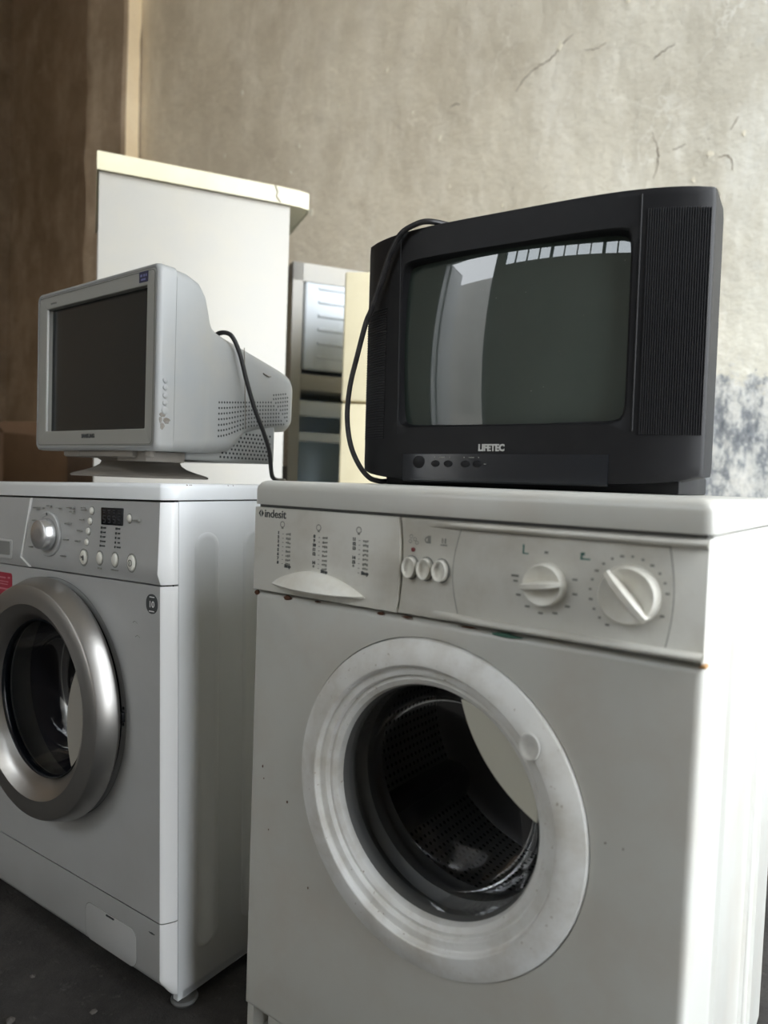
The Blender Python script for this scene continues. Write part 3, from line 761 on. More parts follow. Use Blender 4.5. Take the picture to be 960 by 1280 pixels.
rows = [[(split(z)-.001, YP+d-.003, z), (split(z)+.0022, YP+d-.0022, z), (split(z)+.0034, YP+d+.004, z)] for z, d in LEV]; loft(bm, rows, closed=False)
done(bm, 'lit_drawer_edge', 'edge_light', dl, 60)  # drawer edge facing the light, its brightness painted in white
bm = NB(); prism(bm, rrect(-.575, -.4465, .6935, .7300, .004, 3), YP-.0085, YP, .001); gf = done(bm, 'grip_frame', 'silver_paint', dl)
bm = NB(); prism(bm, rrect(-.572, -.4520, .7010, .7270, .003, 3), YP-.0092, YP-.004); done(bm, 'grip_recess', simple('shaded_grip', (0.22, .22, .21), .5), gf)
text('capacity_lettering', '5kg', 0.017, 'print_grey', dl, -0.462, YP-.0048, 0.7430, 'CENTER')
bm = NB(); bars(bm, [(-.515+.0065*k, 0.7430, .0045, .0055) for k in range(6)]+[(-.441, .7425, .010, .003)], YP-.0046); done(bm, 'drawer_print', 'print_grey', dl)
# dial
YC = YP-.0030
bm = NB(); lathe(bm, [(.0400, YP+.003), (.0400, YC-.003), (.0385, YC-.0045), (.0330, YC-.0042), (.0320, YC-.003), (.0, YC-.003)], -.3250, .7470, 64); dr = done(bm, 'dial_surround', 'silver_paint', fl, 40)
bm = NB(); lathe(bm, [(.0290, YC-.003), (.0285, YC-.008), (.0262, YC-.018), (.0250, YC-.0205), (.0225, YC-.0215), (.010, YC-.0218), (0, YC-.0218)], -.3250, .7470, 64); done(bm, 'dial_knob', 'knob_silver', dr, 40)
bm = NB(); lathe(bm, [(.0014, YC-.0050), (0, YC-.0052)], -.325, .7830, 10); box(bm, -.327, -.323, YC-.0048, YC-.004, .7805, .7855, .0005); done(bm, 'dial_mark', 'print', dr)
# display
bm = NB(); prism(bm, rrect(-.1660, -.1065, .7705, .7990, .0015, 2), YP-.0028, YP+.001, .0004); dp = done(bm, 'display', 'blackgloss', fl)
bm = NB(); it = []
for k in range(4):
    x = -.157+.0138*k
    it += [(x, .7855, .0060, .0012), (x, .7800, .0060, .0012), (x, .7745, .0060, .0012), (x-.003, .7825, .0012, .005), (x+.003, .7775, .0012, .005)]
    it += [(x, .7945, .007, .0014), (x, .7910, .005, .0012)]
bars(bm, it, YP-.0029, .0002); done(bm, 'display_segments', simple('unlit_segments', (.05, .05, .055), .4), dp)
def btn(name, x, z, rx, rz, h, mat='knob', parent=None):
    y = YP-(.0045 if z < .72 else .0022 if z < .765 else .001)
    bm = NB(); lathe(bm, [(rx*1.28, y+.003), (rx*1.28, y-.0006), (rx*1.12, y-.0008)], x, z, 26, 1, rz/rx); done(bm, 'button_rim', 'print_grey', fl)
    bm = NB(); lathe(bm, [(rx, y+.003), (rx, y-h*.6), (rx*.85, y-h), (rx*.4, y-h*1.12), (0, y-h*1.15)], x, z, 26, 1, rz/rx); return done(bm, name, mat, fl, 50), y-h*1.2
for (x, z) in ((-.1940, .7925), (-.1985, .7748), (-.2022, .7578), (-.2070, .7393)): btn('option_button', x, z, .0050, .0058, .003)
btn('option_button', -.0895, .7828, .0050, .0065, .003)
b_, yb = btn('start_button', -.2130, .7130, .0098, .0118, .003); text('play_symbol', '>||', .0085, 'print', b_, -.2132, yb, .7130, bold=.0002)
btn('function_button', -.1665, .7148, .0075, .0100, .003); btn('function_button', -.1240, .7150, .0078, .0105, .003)
b_, yb = btn('power_button', -.0795, .7132, .0098, .0122, .003)
bm = NB(); lathe(bm, [(.0042, yb), (.0054, yb)], -.0795, .7132, 20); box(bm, -.0801, -.0789, yb-.0003, yb, .7105, .7160); done(bm, 'power_symbol', 'print', b_)
# tiny print on the fascia
bm = NB(); it = []
for (x, z, w_) in [(-.365, .793, .016), (-.323, .7975, .010), (-.372, .770, .012), (-.379, .744, .009), (-.384, .721, .013), (-.262, .768, .016), (-.268, .740, .014), (-.276, .711, .018), (-.254, .796, .018), (-.250, .789, .010),
                   (-.216, .797, .008), (-.214, .793, .011), (-.220, .7765, .009), (-.226, .758, .012), (-.232, .7395, .012), (-.0685, .7810, .017), (-.1660, .6985, .010), (-.1240, .6985, .019)]:
    k = max(2, int(w_/.003))
    for q in range(k): it.append((x-w_/2+(q+.5)*w_/k, z, w_/k*.72, random.uniform(.0014, .0028)))
for (x0, x1, z) in ((-.352, -.342, .794), (-.298, -.285, .7945)): it.append(((x0+x1)/2, z, x1-x0, .0006))
bars(bm, it, YP-.0042, .0024); done(bm, 'panel_print', 'print_grey', fl)
bm = NB(); it = []
for k in range(5):
    z = .7655-.0075*k
    it += [(-.1640-.0008*k, z, .0018, .0036), (-.1560-.0008*k, z, .0060 if k < 3 else .010, .0024), (-.1230-.0008*k, z, .0018, .0036), (-.1160, z, .0045 if k < 4 else .009, .0026)]
bars(bm, it, YP-.0028, .0014); done(bm, 'status_marks', 'print', fl)
# stickers
bm = NB(); prism(bm, rrect(-.0485, -.0200, .6365, .6675, .0135, 6), YP-.0006, YP); st = done(bm, 'warranty_sticker', 'print', flg, label='small dark badge reading 10')
text('badge_number', '10', .0145, 'print_white', st, -.0345, YP-.0008, .6510)
bm = NB(); bars(bm, [(-.0335, .6628, .012, .0016), (-.0345, .6405, .013, .0016)], YP-.0007, .0002); done(bm, 'badge_print', 'print_white', st)
bm = NB(); prism(bm, rrect(-.572, -.4615, .590, .6650, .006, 4), YP-.0006, YP); st = done(bm, 'red_sticker', 'redst', flg, label='red sticker beside the porthole ring')
bm = NB(); bars(bm, [(-.5, .655, .03, .0026), (-.4725, .656, .008, .003), (-.50, .6475, .05, .0016), (-.50, .6425, .045, .0016), (-.50, .6335, .05, .003), (-.49, .622, .02, .004)], YP-.0008, .0002); done(bm, 'sticker_print', simple('pink_print', (.55, .2, .24), .5), st)
# scuffs
for (x, z) in ((-.077, .617), (-.070, .595)):
    bm = NB(); tube(bm, smooth_path([(x-.006, YP-.0002, z), (x-.001, YP-.0002, z+.003), (x+.006, YP-.0002, z)]), .0005, 5); done(bm, 'scuff_mark', 'print_grey', flg)
blotch('scuff_mark', kc, 'print', -.034, .1285, .008, .0016, YP-.0006)
# porthole ring
ld = bpy.data.objects.new('door', None); COL.objects.link(ld); ld.parent = lg; ld['label'] = 'round porthole door with a wide brushed silver ring'
bm = NB()
lathe(bm, [(.202, -.030), (.2110, -.034), (.2145, -.040), (.2145, -.043), (.2040, -.0690), (.2025, -.0710), (.1990, -.0722), (.1850, -.0725), (.1700, -.0740), (.1560, -.0660), (.1470, -.0570), (.1430, -.0490), (.1400, -.046), (.1400, -.030), (.17, -.028), (.202, -.030)], LCX, LCZ, 128)
done(bm, 'door_ring', 'chrome_ring', ld, 22)
bm = NB(); lathe(bm, [(.1405, -.0475), (.1385, -.0500), (.1365, -.0480), (.1355, -.040), (.1375, -.034)], LCX, LCZ, 96); done(bm, 'inner_trim', 'blackgloss', ld, 50)
bm = NB(); lathe(bm, [(.1358, -.040), (.131, -.020), (.124, .004), (.114, .022), (.09, .036), (.05, .042), (0, .043)], LCX, LCZ, 96); done(bm, 'glass_bowl', 'glass', ld, 60)
crescent(LCX, LCZ, 0.1362, -.036, [(-0.2072, 0.5438), (-.2530, .4352), (-0.2391, 0.3436)], 'reflection_crescent', simple('grey_reflection_tone', (.34, .32, .28), .5), ld)  # added grey crescent stands for a reflection in the glass
bm = NB(); lathe(bm, [(.168, .02), (.150, .05), (.145, .08), (.235, .09), (.235, .40), (.12, .41), (0, .40)], LCX, LCZ, 80); dm = done(bm, 'drum', 'navy', lg, 50)
bm = NB(); lathe(bm, [(.1500, .072), (.1475, .070), (.1450, .073)], LCX, LCZ, 80); done(bm, 'drum_rim', 'steel', dm)
# latch
bm = NB(); box(bm, -.1160, -.1040, YP-.006, YP+.004, .452, .468, .0012); la = done(bm, 'door_latch', 'blackp', flg)
bm = NB(); tube(bm, [(-.112, YP-.004, .458), (-.120, YP-.012, .457), (-.122, YP-.016, .452)], .0022, 8); done(bm, 'latch_hook', 'steel', la)
for z in (.474, .447):
    bm = NB(); lathe(bm, [(.0025, YP+.001), (.0025, YP-.001), (0, YP-.0015)], -.108, z, 12); done(bm, 'screw', 'blackp', la)
# lid
def lidplan(g=0.0):
    return [(-.603, LD), (-.603, YP-.002+.02), (-.598, YP-.002+.006), (-.588, YP-.002), (-.0145, YP-.002), (-.0105, YP-.0005), (-.0070, YP+.0045), (.0000, YP+.0190), (.0022, YP+.026), (.0025, LD)]
bm = NB(); prismz(bm, lidplan(), .8140, .8400, .008, 0); lid = done(bm, 'lid', 'lgwhite', lg, 40)
bm = NB(); box(bm, -.597, -.004, .002, LD-.005, .8100, .8150); bmj = done(bm, 'joint', 'rubber', lg)
for (x, y, s) in ((.0003, .0155, .004), (.0003, .021, .003), (.0003, .024, .0025), (.0003, .100, .003), (.0003, .111, .003)):
    bm = NB(); bmesh.ops.create_icosphere(bm, subdivisions=1, radius=1, matrix=Matrix.Translation((x-.0012, y, .8365)) @ Matrix.Diagonal((.0018, s, .0018, 1))); done(bm, 'paint_chip', 'rust', lid)
for (x, y, z0) in ((-.014, .024, 0.0008), (-.565, .035, .0140), (-.035, LD-.04, 0.0), (-.565, LD-.04, .0100)):
    bm = NB(); lathez(bm, [(0, z0), (.019, z0), (.022, z0+.005), (.020, z0+.009), (.010, z0+.011), (.010, max(z0+.012, .020)), (0, .020)], x, y, 24); done(bm, 'foot', 'rubber', lg, 40)

# ================================================================== CRT COMPUTER MONITOR
mon = thing('computer_monitor', 'grey tube computer monitor with dark screen standing on the silver washing machine', 'monitor', (-0.468, 0.0271, 0), (0, 0, -0.0407))
mz0, mz1, mw = 0.8912, 1.1986, 0.208
# front housing ring (side walls) and bezel
bm = NB()
def mring(y, hw, z0, z1, rad): return [(x, y, z) for x, z in rrect(-hw, hw, z0, z1, rad, 6)]
loft(bm, [mring(.0345, mw-.0005, mz0+.0005, mz1-.0005, .012), mring(.010, mw, mz0, mz1, .012), mring(.003, mw-.0012, mz0+.0012, mz1-.0012, .012), mring(.0004, mw-.004, mz0+.004, mz1-.004, .011), mring(0.0, mw-.0065, mz0+.0065, mz1-.0065, .010), mring(.0014, mw-.0082, mz0+.0082, mz1-.0082, .009)])
fh = done(bm, 'front_housing', 'crtgrey', mon, 50)
SX0, SX1, SZ0, SZ1 = -.168, .1745, .9275, 1.1655
bm = NB()
def sring(y, g, rad): return [(x, y, z) for x, z in rrect(SX0-g, SX1+g, SZ0-g, SZ1+g, rad, 6)]
loft(bm, [mring(.0014, mw-.0082, mz0+.0082, mz1-.0082, .009), mring(.0004, mw-.0095, mz0+.0095, mz1-.0095, .009), sring(.0004, .001, .003), sring(.0014, -.0004, .0025), [(x+(.0035 if x < 0 else 0), y, z) for x, y, z in sring(.0115, -.0010, .002)]])
bz = done(bm, 'bezel', 'crtbezel', mon, 30)
bm = NB(); loft(bm, [mring(-.0002, mw-.0105, mz0+.0105, mz1-.0105, .008), mring(-.0002, mw-.0112, mz0+.0112, mz1-.0112, .008)]); done(bm, 'bezel_groove', 'print', bz)
bm = NB(); box(bm, SX0+.0003, SX0+.0032, .0012, .0040, SZ0+.001, SZ1-.001, .0006); done(bm, 'edge_highlight', 'edge_light', bz, label='painted highlight on the bezel edge beside the screen')  # light caught by the bezel's inner edge, put in as a white strip
bm = NB(); box(bm, SX0-.001, SX1+.001, .0105, .016, SZ0-.001, SZ1+.001); done(bm, 'screen', 'crtscreen', mon)
# rear shell lofted along the depth
sec = [(.0350, .2075, .8917, 1.1981), (.060, .2065, .8925, 1.1960), (.085, .2045, .8930, 1.1880), (.098, .2020, .8930, 1.1740), (.106, .1995, .8935, 1.1560), (.112, .1970, .8935, 1.1380), (.122, .1930, .8940, 1.1235), (.140, .1870, .8945, 1.1150),
       (.165, .1790, .8960, 1.1100), (.190, .1725, .9000, 1.1060), (.205, .1695, .9100, 1.1035), (.220, .1665, .9260, 1.1005), (.235, .1640, .9360, 1.0975), (.260, .1605, .9420, 1.0920), (.300, .1555, .9455, 1.0830), (.340, .1510, .9480, 1.0730), (.358, .1480, .9500, 1.0670), (.368, .1420, .9560, 1.0600), (.372, .1340, .9640, 1.0520)]
def side_x(y):
    for a, b in zip(sec, sec[1:]):
        if a[0] <= y <= b[0]:
            t = (y-a[0])/(b[0]-a[0]); return a[1]+(b[1]-a[1])*t
    return sec[-1][1]
bm = NB(); loft(bm, [mring(y, hw, z0, z1, .020 if y < .1 else .024) for (y, hw, z0, z1) in sec], True, True)
rs = done(bm, 'rear_shell', 'crtgrey', mon, 45)
# lower vented box under the neck
bm = NB(); box(bm, -.150, .150, .10, .318, .8800, .9600, .008, 3); lb = done(bm, 'lower_shell', 'crtgrey', mon, 45)
# shell seam
bm = NB()
for k in range(2): pass
pts = []
for i in range(13):
    z = .945+(1.098-.945)*i/12; y = .225-.010*(i/12); pts.append((side_x(y)+.0002, y, z))
tube(bm, pts, .0010, 6); done(bm, 'seam', 'crtdark', rs)
# vent holes: six rows that bend upwards at the rear, four rows below
bm = NB()
def dot(x, y, z, rr, nx, ny):
    vs = []; t = Vector((-ny, nx, 0)); c = Vector((x, y, z))
    for k in range(8): vs.append(bm.verts.new(c+rr*(math.cos(2*PI*k/8)*t+math.sin(2*PI*k/8)*Vector((0, 0, 1)))))
    bm.faces.new(vs)
for row in range(7):
    yend = .300+.0072*row
    def vz(y):
        k = max(0, min(1, (y-.15)/.10)); k = k*k*(3-2*k)
        return .9870+.115*(y-.15)-row*(.0102-.0027*k)
    for k in range(30):
        y = .145+.0080*k
        if y > yend: break
        z = vz(y)
        if z < .9500-max(0, (.235-y))*.62: continue
        dot(side_x(y)+.0006, y, z, .0021, .97, .16)
    zz = vz(yend)+.0070
    while zz < 1.0260:
        dot(side_x(yend+.004)+.0006, yend+.004, zz, .0021, .97, .16); zz += .0080
vh = done(bm, 'vent_holes', 'hole', rs, kind='stuff')
bm = NB()
for row in range(7):
    for k in range(16):
        y = .170+.0088*k+(.0044 if row % 2 else 0); z = .8890+.0078*row
        if y > .305 or y < .175+row*.006+max(0, row-4)*.012: continue
        dot(.1504, y, z, .0024, 1, 0)
done(bm, 'vent_holes', 'hole', lb, kind='stuff')
# side buttons
for z in (1.0080, .9963, .9832, .9712, .9581):
    bm = NB(); rr = .0044 if z > .96 else .0056
    rings = [[(mw+dx, .0165+q*math.cos(2*PI*i/18), z+q*math.sin(2*PI*i/18)) for i in range(18)] for (q, dx) in ((rr*1.15, -.001), (rr*1.15, .0006), (rr, .0008), (rr*.95, .0014), (rr*.6, .0018), (1e-5, .0019))]
    loft(bm, rings); done(bm, 'side_button', 'crtgrey', fh, 40)
# grime below the buttons
for (y, z, a, b) in ((.012, .951, .006, .005), (.020, .942, .008, .006), (.012, .932, .005, .006), (.018, .958, .004, .003), (.009, .942, .003, .006)):
    bm = NB(); nn = 13; loft(bm, [[(mw+d, y+a*k_*math.cos(2*PI*i/nn)*random.uniform(.6, 1.1), z+b*k_*math.sin(2*PI*i/nn)*random.uniform(.6, 1.1)) for i in range(nn)] for d, k_ in ((-.0005, 1), (.0003, .95))], False, True)
    done(bm, 'grime_spot', simple('light_grime', (.13, .11, .085), .8, dirt=(.26, .255, .245), damt=.9, dscale=240), fh)
bm = NB(); tube(bm, [(.1602, .272, 1.058), (.1590, .285, 1.054), (.1585, .292, 1.055)], .0012, 6); done(bm, 'scrape', 'crtdark', rs)
text('brand_lettering', 'SAMSUNG', .0098, 'print', bz, -.0055, .0001, .9172, bold=.0005, ext=.0005)
text('model_lettering', 'SyncMaster', .0050, 'print_grey', bz, -.1520, .0001, 1.1745, 'LEFT', ext=.0005)
bm = NB(); prism(bm, rrect(.1515, .1770, 1.1705, 1.1880, .001, 2), -.0004, .001); sk = done(bm, 'energy_sticker', 'sticker', bz, label='small dark blue sticker')
bm = NB(); bars(bm, [(.1580, 1.1815, .006, .004), (.1665, 1.1815, .005, .004), (.1725, 1.1815, .003, .004), (.1640, 1.1750, .013, .003)], -.0005, .0002); done(bm, 'sticker_print', simple('sticker_violet', (.16, .17, .34), .5), sk)
# feet under the front edge, mounting plate, swivel base
for x in (-.055, .165):
    bm = NB(); lathez(bm, [(0, .8815), (.008, .8815), (.009, .884), (.009, .8925), (0, .8925)], x, .018, 16); done(bm, 'front_stub', 'crtdark', mon)
bm = NB(); box(bm, -.115, .125, .010, .215, .8800, .8960, .004); box(bm, .06, .15, .02, .10, .8740, .8920, .002); mp_ = done(bm, 'mounting_plate', 'crtdark', mon)
bm = NB(); ZB = .8445
rings = []
for (rx, ry, z) in [(.001, .001, ZB), (.130, .125, ZB), (.132, .127, ZB+.003), (.127, .121, ZB+.006), (.108, .103, ZB+.011), (.090, .086, ZB+.017), (.079, .075, ZB+.024), (.076, .072, ZB+.030), (.084, .080, ZB+.035), (.088, .084, ZB+.042), (.001, .001, ZB+.043)]:
    rings.append([(-.012+rx*math.cos(2*PI*i/64), .115+ry*math.sin(2*PI*i/64), z) for i in range(64)])
loft(bm, rings); done(bm, 'swivel_base', 'crtdark', mon, 40)
# its cable
cb = smooth_path([(-.05, .30, 1.085), (.03, .235, 1.103), (.10, .19, 1.1130), (.150, .165, 1.1165), (.172, .168, 1.1170), (.182, .176, 1.108), (.187, .190, 1.078), (.189, .204, 1.035), (.190, .225, .984), (.190, .249, .941), (.189, .267, .903), (.186, .275, .870), (.185, .281, .8540), (.180, .300, .8482), (.16, .335, .8482), (.10, .37, .8482)])
Mm = Matrix.Translation((-0.468, 0.0271, 0)) @ Matrix.Rotation(-0.0407, 4, 'Z')
bm = NB(); tube(bm, [Mm @ p for p in cb], .0043, 10)
tag(done(bm, 'power_cable', 'black'), 'thin black cable draped over the neck of the grey computer monitor', 'cable')

# ================================================================== TELEVISION
tv = thing('television', 'black tube television with side speakers on top of the white washing machine', 'television', (0.2729, 0.2547, 0), (0, -0.0073, 0.0829))
tz0, tz1, tw = 0.8718, 1.2407, 0.260
def bow(x): return -0.044*(1-min(1, abs(x)/tw)**4)
def zmap(x, z):    # the chin hangs lower in the middle
    k = max(0, 1-(z-tz0)/.06); return z-0.0135*k*(1-min(1, abs(x)/tw)**6)
SCX, SCW, SCH, SCZ = -.004, .1705, .1255, 1.0665
def superpt(a, hw, hh, p): 
    c, s = math.cos(a), math.sin(a); k = (abs(c)**p+abs(s)**p)**(-1/p); return hw*c*k, hh*s*k
NA = 160
def tvring(t, off=0.0):
    """t 0 = screen opening, 1 = outer edge"""
    out = []
    for i in range(NA):
        a = 2*PI*i/NA
        # same fractional position on both outlines
        xi, zi = superpt(a, SCW, SCH, 26); xo, zo = superpt(a, tw-.0015, (tz1-tz0)/2-.0015, 160)
        x = (SCX+xi)*(1-t)+xo*t; z = (SCZ+zi)*(1-t)+((tz0+tz1)/2+zo)*t
        out.append((x, bow(x)+off, zmap(x, z)))
    return out
bm = NB()
rings = [[(x, y+.020, z) for x, y, z in tvring(-.06)], [(x, y+.014, z) for x, y, z in tvring(-.02)], tvring(0.0, .002), tvring(.03), tvring(.2), tvring(.4), tvring(.6), tvring(.8), tvring(.97), tvring(1.0, .0012)]
def tvouter(y, hw, z0, z1, p=160):
    return [((superpt(2*PI*i/NA, hw, (z1-z0)/2, p)[0]), y, zmap(superpt(2*PI*i/NA, hw, (z1-z0)/2, p)[0], (z0+z1)/2+superpt(2*PI*i/NA, hw, (z1-z0)/2, p)[1]) if y < .05 else (z0+z1)/2+superpt(2*PI*i/NA, hw, (z1-z0)/2, p)[1]) for i in range(NA)]
rings += [[(x*1.004, bow(x)+.003, z) for x, y, z in tvring(1.0)], tvouter(.012, tw, tz0, tz1), tvouter(.080, tw, tz0+.002, tz1-.001)]
loft(bm, rings); fc_ = done(bm, 'front_cabinet', 'blackp', tv, 40)
bm = NB(); loft(bm, [tvouter(.079, tw-.004, tz0+.006, tz1-.006), tvouter(.14, tw-.012, tz0+.004, tz1-.014), tvouter(.20, .225, tz0+.002, tz1-.045, 16), tvouter(.28, .185, tz0, tz1-.09, 12), tvouter(.33, .16, tz0, tz1-.12, 10), tvouter(.335, .150, tz0+.01, tz1-.13, 10)], True, True)
done(bm, 'rear_cabinet', 'blackp', tv, 40)
# bulging tube glass
bm = NB(); G = []; nx_, nz_ = 28, 22
for j in range(nz_+1):
    row = []
    for i in range(nx_+1):
        x = SCX+SCW*1.01*(-1+2*i/nx_); z = SCZ+SCH*1.01*(-1+2*j/nz_)
        y = -.0385+.022*(((x-SCX)/SCW)**2*.65+((z-SCZ)/SCH)**2*.35)
        row.append(bm.verts.new((x, y, z)))
    G.append(row)
for j in range(nz_):
    for i in range(nx_): bm.faces.new((G[j][i], G[j][i+1], G[j+1][i+1], G[j+1][i]))
done(bm, 'screen', 'tvscreen', tv, 80)
# vertical mouldings between screen frame and speakers
for sx_ in (-1, 1):
    bm = NB(); x = -.1805 if sx_ < 0 else .1770
    tube(bm, [(x+(.004*(1-k/10) if sx_ < 0 else 0), bow(x)-.0004, .930+(1.232-.930)*k/10) for k in range(11)], .0013, 6); done(bm, 'moulding', 'blackp', fc_)
# speaker grilles
bm = NB()
for k in range(52):
    z = .9240+k*.0040
    xs = [-.2570, -.245, -.232, -.219, -.2060]
    rows = [[(x, bow(x)+.001, z), (x, bow(x)-.0016, z+.0004), (x, bow(x)-.0016, z+.0018), (x, bow(x)+.001, z+.0022)] for x in xs]
    loft(bm, rows, True, True)
done(bm, 'speaker_grille', 'grille', fc_, label='black grille of fine horizontal slots')
bm = NB()
for k in range(26):
    x = .1850+k*.0028
    rows = [[(x, bow(x)+.001, z), (x+.0003, bow(x)-.0015, z), (x+.0014, bow(x)-.0015, z), (x+.0017, bow(x)+.001, z)] for z in (.9260, 1.0, 1.1, 1.2130)]
    loft(bm, rows, True, True)
done(bm, 'speaker_grille', 'grille', fc_, label='black grille of fine upright slots')
# control flap and buttons
bm = NB(); rows = []
for k in range(25):
    x = -.1620+(.1500+.1620)*k/24
    zt, zb = .8995-.002*math.sin(PI*k/24)*0, .8630
    rows.append([(x, bow(x)+.002, zt), (x, bow(x)-.0020, zt-.0008), (x, bow(x)-.0026, (zt+zb)/2), (x, bow(x)-.0018, zb-.004), (x, bow(x)+.002, zb-.006)])
loft(bm, rows, True, True); fp_ = done(bm, 'control_flap', 'blackgloss', tv, 40)
for (x, rx, rz) in ((-.1310, .0105, .0095), (-.1020, .0072, .0050), (-.0805, .0072, .0050), (-.0530, .0072, .0050), (-.0340, .0072, .0050)):
    y = bow(x)-.0022; z = .8865 if rx > .008 else .8843
    bm = NB(); lathe(bm, [(rx, y+.002), (rx, y-.0008), (rx*.85, y-.0016), (0, y-.0018)], x, z, 26, 1, rz/rx); done(bm, 'tv_button', 'blackp', fp_, 40)
bm = NB()
for (x, w_) in ((-.104, .0012), (-.091, .009), (-.0785, .0012), (-.055, .0012), (-.0435, .008), (-.032, .0012)): box(bm, x-w_/2, x+w_/2, bow(x)-.0030, bow(x)-.0018, .8932, .8944)
box(bm, -.0235, -.0205, bow(-.022)-.0032, bow(-.022)-.002, .8838, .8848); done(bm, 'flap_print', 'print_grey', fp_)
text('brand_lettering', 'LIFETEC', .0132, 'logo_grey', fc_, -.0140, bow(0)-.0006, .9075, bold=.0006, ext=.0008, sx=.86)
# base
bm = NB(); box(bm, -.2130, .2330, -.005, .25, .8530, .8760, .003); 
for v in bm.verts:
    if v.co.z < .862: v.co.z += (.8504-.0073*v.co.x)-.8530
bs = done(bm, 'base', 'blackp', tv)
for (x, y) in ((-.19, .014), (.205, .014), (-.19, .22), (.205, .22)):
    bm = NB(); box(bm, x-.018, x+.018, y-.018, y+.018, .8503-.0073*x, .8560, .0015); done(bm, 'foot', 'rubber', bs)
# television cable
cb = smooth_path([(-.03, .16, 1.232), (-.055, .090, 1.2455), (-.080, .045, 1.2460), (-.108, -.01, 1.2465), (-.130, -.042, 1.2460), (-.154, -.046, 1.2420), (-.175, -.046, 1.232), (-.195, -.042, 1.206), (-.216, -.036, 1.163), (-.234, -.030, 1.128), (-.246, -.026, 1.110), (-.262, -.024, 1.060), (-.275, -.024, 1.010), (-.279, -.024, .960), (-.271, -.024, .915), (-.255, -.022, .882), (-.237, -.018, .8615), (-.222, -.010, .8560), (-.2165, .004, .8560), (-.2175, .06, .8550), (-.217, .15, .8545)])
Mt = Matrix.Translation((0.2729, 0.2547, 0)) @ Euler((0, -0.0073, 0.0829)).to_matrix().to_4x4()
bm = NB(); tube(bm, [Mt @ p for p in cb], .0043, 10)
tag(done(bm, 'power_cable', 'cablegrey'), 'dusty black cord hanging down the left side of the black television', 'cable')

# ================================================================== APPLIANCES BEHIND
def frame2(px, py, qx, qy):
    d = Vector((qx-px, qy-py)); return math.atan2(d.y, d.x), d.length
# tall white fridge, seen from its side
a, wd = frame2(-1.185, 0.50, -0.889, 0.989)
fr1 = thing('refrigerator', 'tall white refrigerator turned sideways with yellowed top edge, behind the computer monitor', 'refrigerator', (-1.205, 0.487, 0), (0, 0, a))
FH = 1.780
bm = NB(); box(bm, 0, wd, 0, .03, .05, FH-.052, .003); box(bm, 0, wd, .55, .58, .05, FH-.052, .003); box(bm, 0.002, .045, 0.02, .56, .05, FH-.052); box(bm, 0.002, wd-.002, 0.02, .56, .052, .10); done(bm, 'cabinet', 'fridgew', fr1)
bm = NB()
ol = [(-.006, -.014), (.45, -.014), (.56, -.013), (wd+.03, -.010), (wd+.062, .000), (wd+.070, .03), (wd+.070, .55), (wd+.05, .59), (-.006, .59)]
prismz(bm, ol, FH-.055, FH, .006, .004); tp = done(bm, 'top_board', 'yellowed', fr1)
bm = NB(); tube(bm, [(wd-.055, -.0148, FH-.002), (wd-.045, -.0148, FH-.022), (wd-.050, -.0148, FH-.035), (wd-.035, -.0148, FH-.052)], .0016, 5); done(bm, 'crack', 'crack', tp)
for z in (.45, .80, 1.15):
    bm = NB(); box(bm, .06, wd-.03, .03, .55, z, z+.012); done(bm, 'shelf', 'liner', fr1)
bm = NB(); box(bm, .045, .055, .03, .55, .10, FH-.10); done(bm, 'liner', 'liner', fr1)
for (x, y) in ((.05, .05), (wd-.05, .05), (.05, .53), (wd-.05, .53)):
    bm = NB(); lathez(bm, [(0, 0), (.02, 0), (.02, .04), (.012, .052), (0, .052)], x, y, 16); done(bm, 'foot', 'rubber', fr1)
# open fridge with freezer box and bare shelves
a2 = a; R2 = (-1.43, 1.885); fw = 0.52
fr2 = thing('refrigerator', 'doorless white refrigerator with ribbed freezer flap and bare blue-grey shelves, behind the cream one', 'refrigerator', (-1.372, 1.477, 0), (0, 0, a2))
H2 = 1.757; t = .045; dp2 = .40
bm = NB()
box(bm, 0, t, 0, dp2, .05, H2); box(bm, fw-t, fw, 0, dp2, .05, H2); box(bm, 0, fw, 0, dp2, H2-.075, H2); box(bm, 0, fw, 0, dp2, .05, .25); box(bm, 0, fw, dp2-.04, dp2, .05, H2)
done(bm, 'cabinet', 'fridgew', fr2)
bm = NB(); box(bm, t, fw-t, dp2-.06, dp2-.04, .25, H2-.07); box(bm, t, t+.006, .03, dp2-.04, .25, 1.23); box(bm, fw-t-.006, fw-t, .03, dp2-.04, .25, 1.23); done(bm, 'liner', 'liner', fr2)
bm = NB(); box(bm, t+.01, fw-t-.01, .006, .05, 1.317, 1.705, .012, 3); fz = done(bm, 'freezer_flap', 'freezer', fr2)
for k in range(6):
    z = 1.365+.058*k; bm = NB(); box(bm, t+.07, fw-t-.03, -.002, .012, z, z+.014, .004); done(bm, 'flap_rib', 'freezer', fz)
bm = NB(); box(bm, t, fw-t, .000, .33, 1.228, 1.295, .006); done(bm, 'freezer_floor', 'fridgew', fr2)
for z in (1.163, 1.028, .80, .56):
    bm = NB(); box(bm, t+.004, fw-t-.004, .03, dp2-.07, z, z+.012); sh = done(bm, 'shelf', 'liner', fr2)
    bm = NB(); box(bm, t+.004, fw-t-.004, .018, .032, z-.018 if z < 1.1 else z-.043, z+.022, .004); done(bm, 'shelf_edge', 'freezer', sh)
for (x, y) in ((.05, .05), (fw-.05, .05), (.05, .35), (fw-.05, .35)):
    bm = NB(); lathez(bm, [(0, 0), (.02, 0), (.02, .04), (.012, .052), (0, .052)], x, y, 16); done(bm, 'foot', 'rubber', fr2)
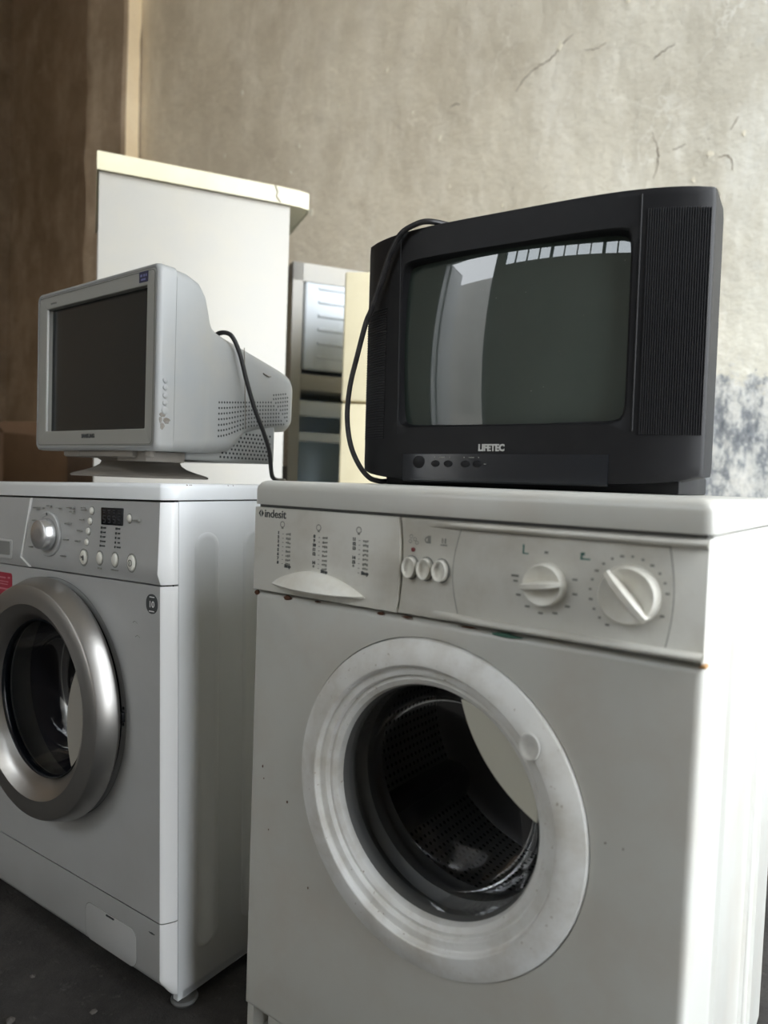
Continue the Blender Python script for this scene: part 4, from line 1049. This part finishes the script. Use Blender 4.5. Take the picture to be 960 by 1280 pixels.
# cream fridge
a3 = math.radians(33)
fr3 = thing('refrigerator', 'cream yellowed refrigerator mostly hidden behind the black television', 'refrigerator', (-0.887, 1.235, 0), (0, 0, a3))
bm = NB(); box(bm, 0, .54, .045, .42, .05, 1.585, .005); done(bm, 'cabinet', 'cream', fr3)
bm = NB(); box(bm, 0, .54, 0, .042, 1.13, 1.583, .008, 3); d1 = done(bm, 'freezer_door', 'cream', fr3)
bm = NB(); box(bm, 0, .54, 0, .042, .10, 1.122, .008, 3); d2 = done(bm, 'fridge_door', 'cream', fr3)
for d_, z0, z1 in ((d1, 1.16, 1.30), (d2, .92, 1.09)):
    bm = NB(); box(bm, .48, .505, -.03, .001, z0, z1, .005); done(bm, 'handle', 'steel', d_)
for (x, y) in ((.05, .09), (.49, .09), (.05, .37), (.49, .37)):
    bm = NB(); lathez(bm, [(0, 0), (.02, 0), (.02, .04), (.012, .052), (0, .052)], x, y, 16); done(bm, 'foot', 'rubber', fr3)

# ================================================================== CARTONS IN THE DARK CORNER
def carton(loc, rot, sx_, sy_, sz_, label, flaps=True):
    c = thing('cardboard_box', label, 'box', loc, (0, 0, rot), 'cartons in the dark corner')
    bm = NB(); box(bm, -sx_/2, sx_/2, -sy_/2, sy_/2, 0, sz_, .006); done(bm, 'carton', 'card', c)
    bm = NB(); box(bm, -.03, .03, -sy_/2-.002, sy_/2+.002, sz_*.7, sz_+.002); done(bm, 'tape_strip', 'tape', c)
    if flaps:
        for s in (-1, 1):
            bm = NB(); box(bm, -sx_/2, sx_/2, -.002, .002, 0, sy_*.32, 0, mtx=Matrix.Translation((0, s*sy_/2, sz_)) @ Matrix.Rotation(s*-.9, 4, 'X')); done(bm, 'flap', 'card', c)
    return c
carton((-3.15, 1.05, 0), .5, .62, .55, .62, 'large brown cardboard box at the bottom of the stack in the dark corner', False)
carton((-3.10, 1.08, .622), .42, .52, .48, .40, 'brown cardboard box with raised flaps, on top of the stack in the dark corner')
carton((-4.05, 1.00, 0), .7, .60, .55, .98, 'tall brown cardboard box left of the carton stack in the dark corner', False)
bm = NB(); box(bm, -.35, .35, -.015, .015, 0, 1.05, .004, mtx=Matrix.Translation((-3.45, 1.62, 0)) @ Matrix.Rotation(.6, 4, 'Z') @ Matrix.Rotation(-.10, 4, 'X'))
tag(done(bm, 'wooden_board', 'woodd'), 'dark wooden board leaning behind the cardboard boxes', 'board')

# ================================================================== FLOOR DEBRIS
random.seed(3)
spots = [(-.62, -.13), (-.40, -.10), (-.33, -.17), (-.52, -.22), (-.25, -.08), (-.70, -.20), (-.02, -.05), (-.09, .10), (-.20, -.20)]
for k, (x, y) in enumerate(spots):
    s = random.uniform(.004, .009); bm = NB(); bmesh.ops.create_icosphere(bm, subdivisions=1, radius=s)
    for v in bm.verts: v.co = Vector((v.co.x*random.uniform(.7, 1.4), v.co.y*random.uniform(.7, 1.4), v.co.z*.6*random.uniform(.7, 1.2)))
    zmin = min(v.co.z for v in bm.verts)
    o = done(bm, 'stone_chip', 'stone', ang=10); o.location = (x, y, -zmin); o.rotation_euler = (0, 0, random.random()*6)
    tag(o, 'tiny grey stone chip on the dark floor around the silver washing machine', 'stone', 'stone chips on the floor')

# print and perforation too fine to pick apart
for o in list(bpy.data.objects):
    if o.name.split('.')[0] in ('temperature_marks', 'programme_marks', 'dial_symbols', 'drawer_print', 'panel_print', 'status_marks', 'display_segments', 'chart_marks', 'button_symbols', 'flap_print', 'sticker_print', 'badge_print', 'chart_symbol', 'speaker_grille', 'brand_emblem'):
        o['kind'] = 'stuff'
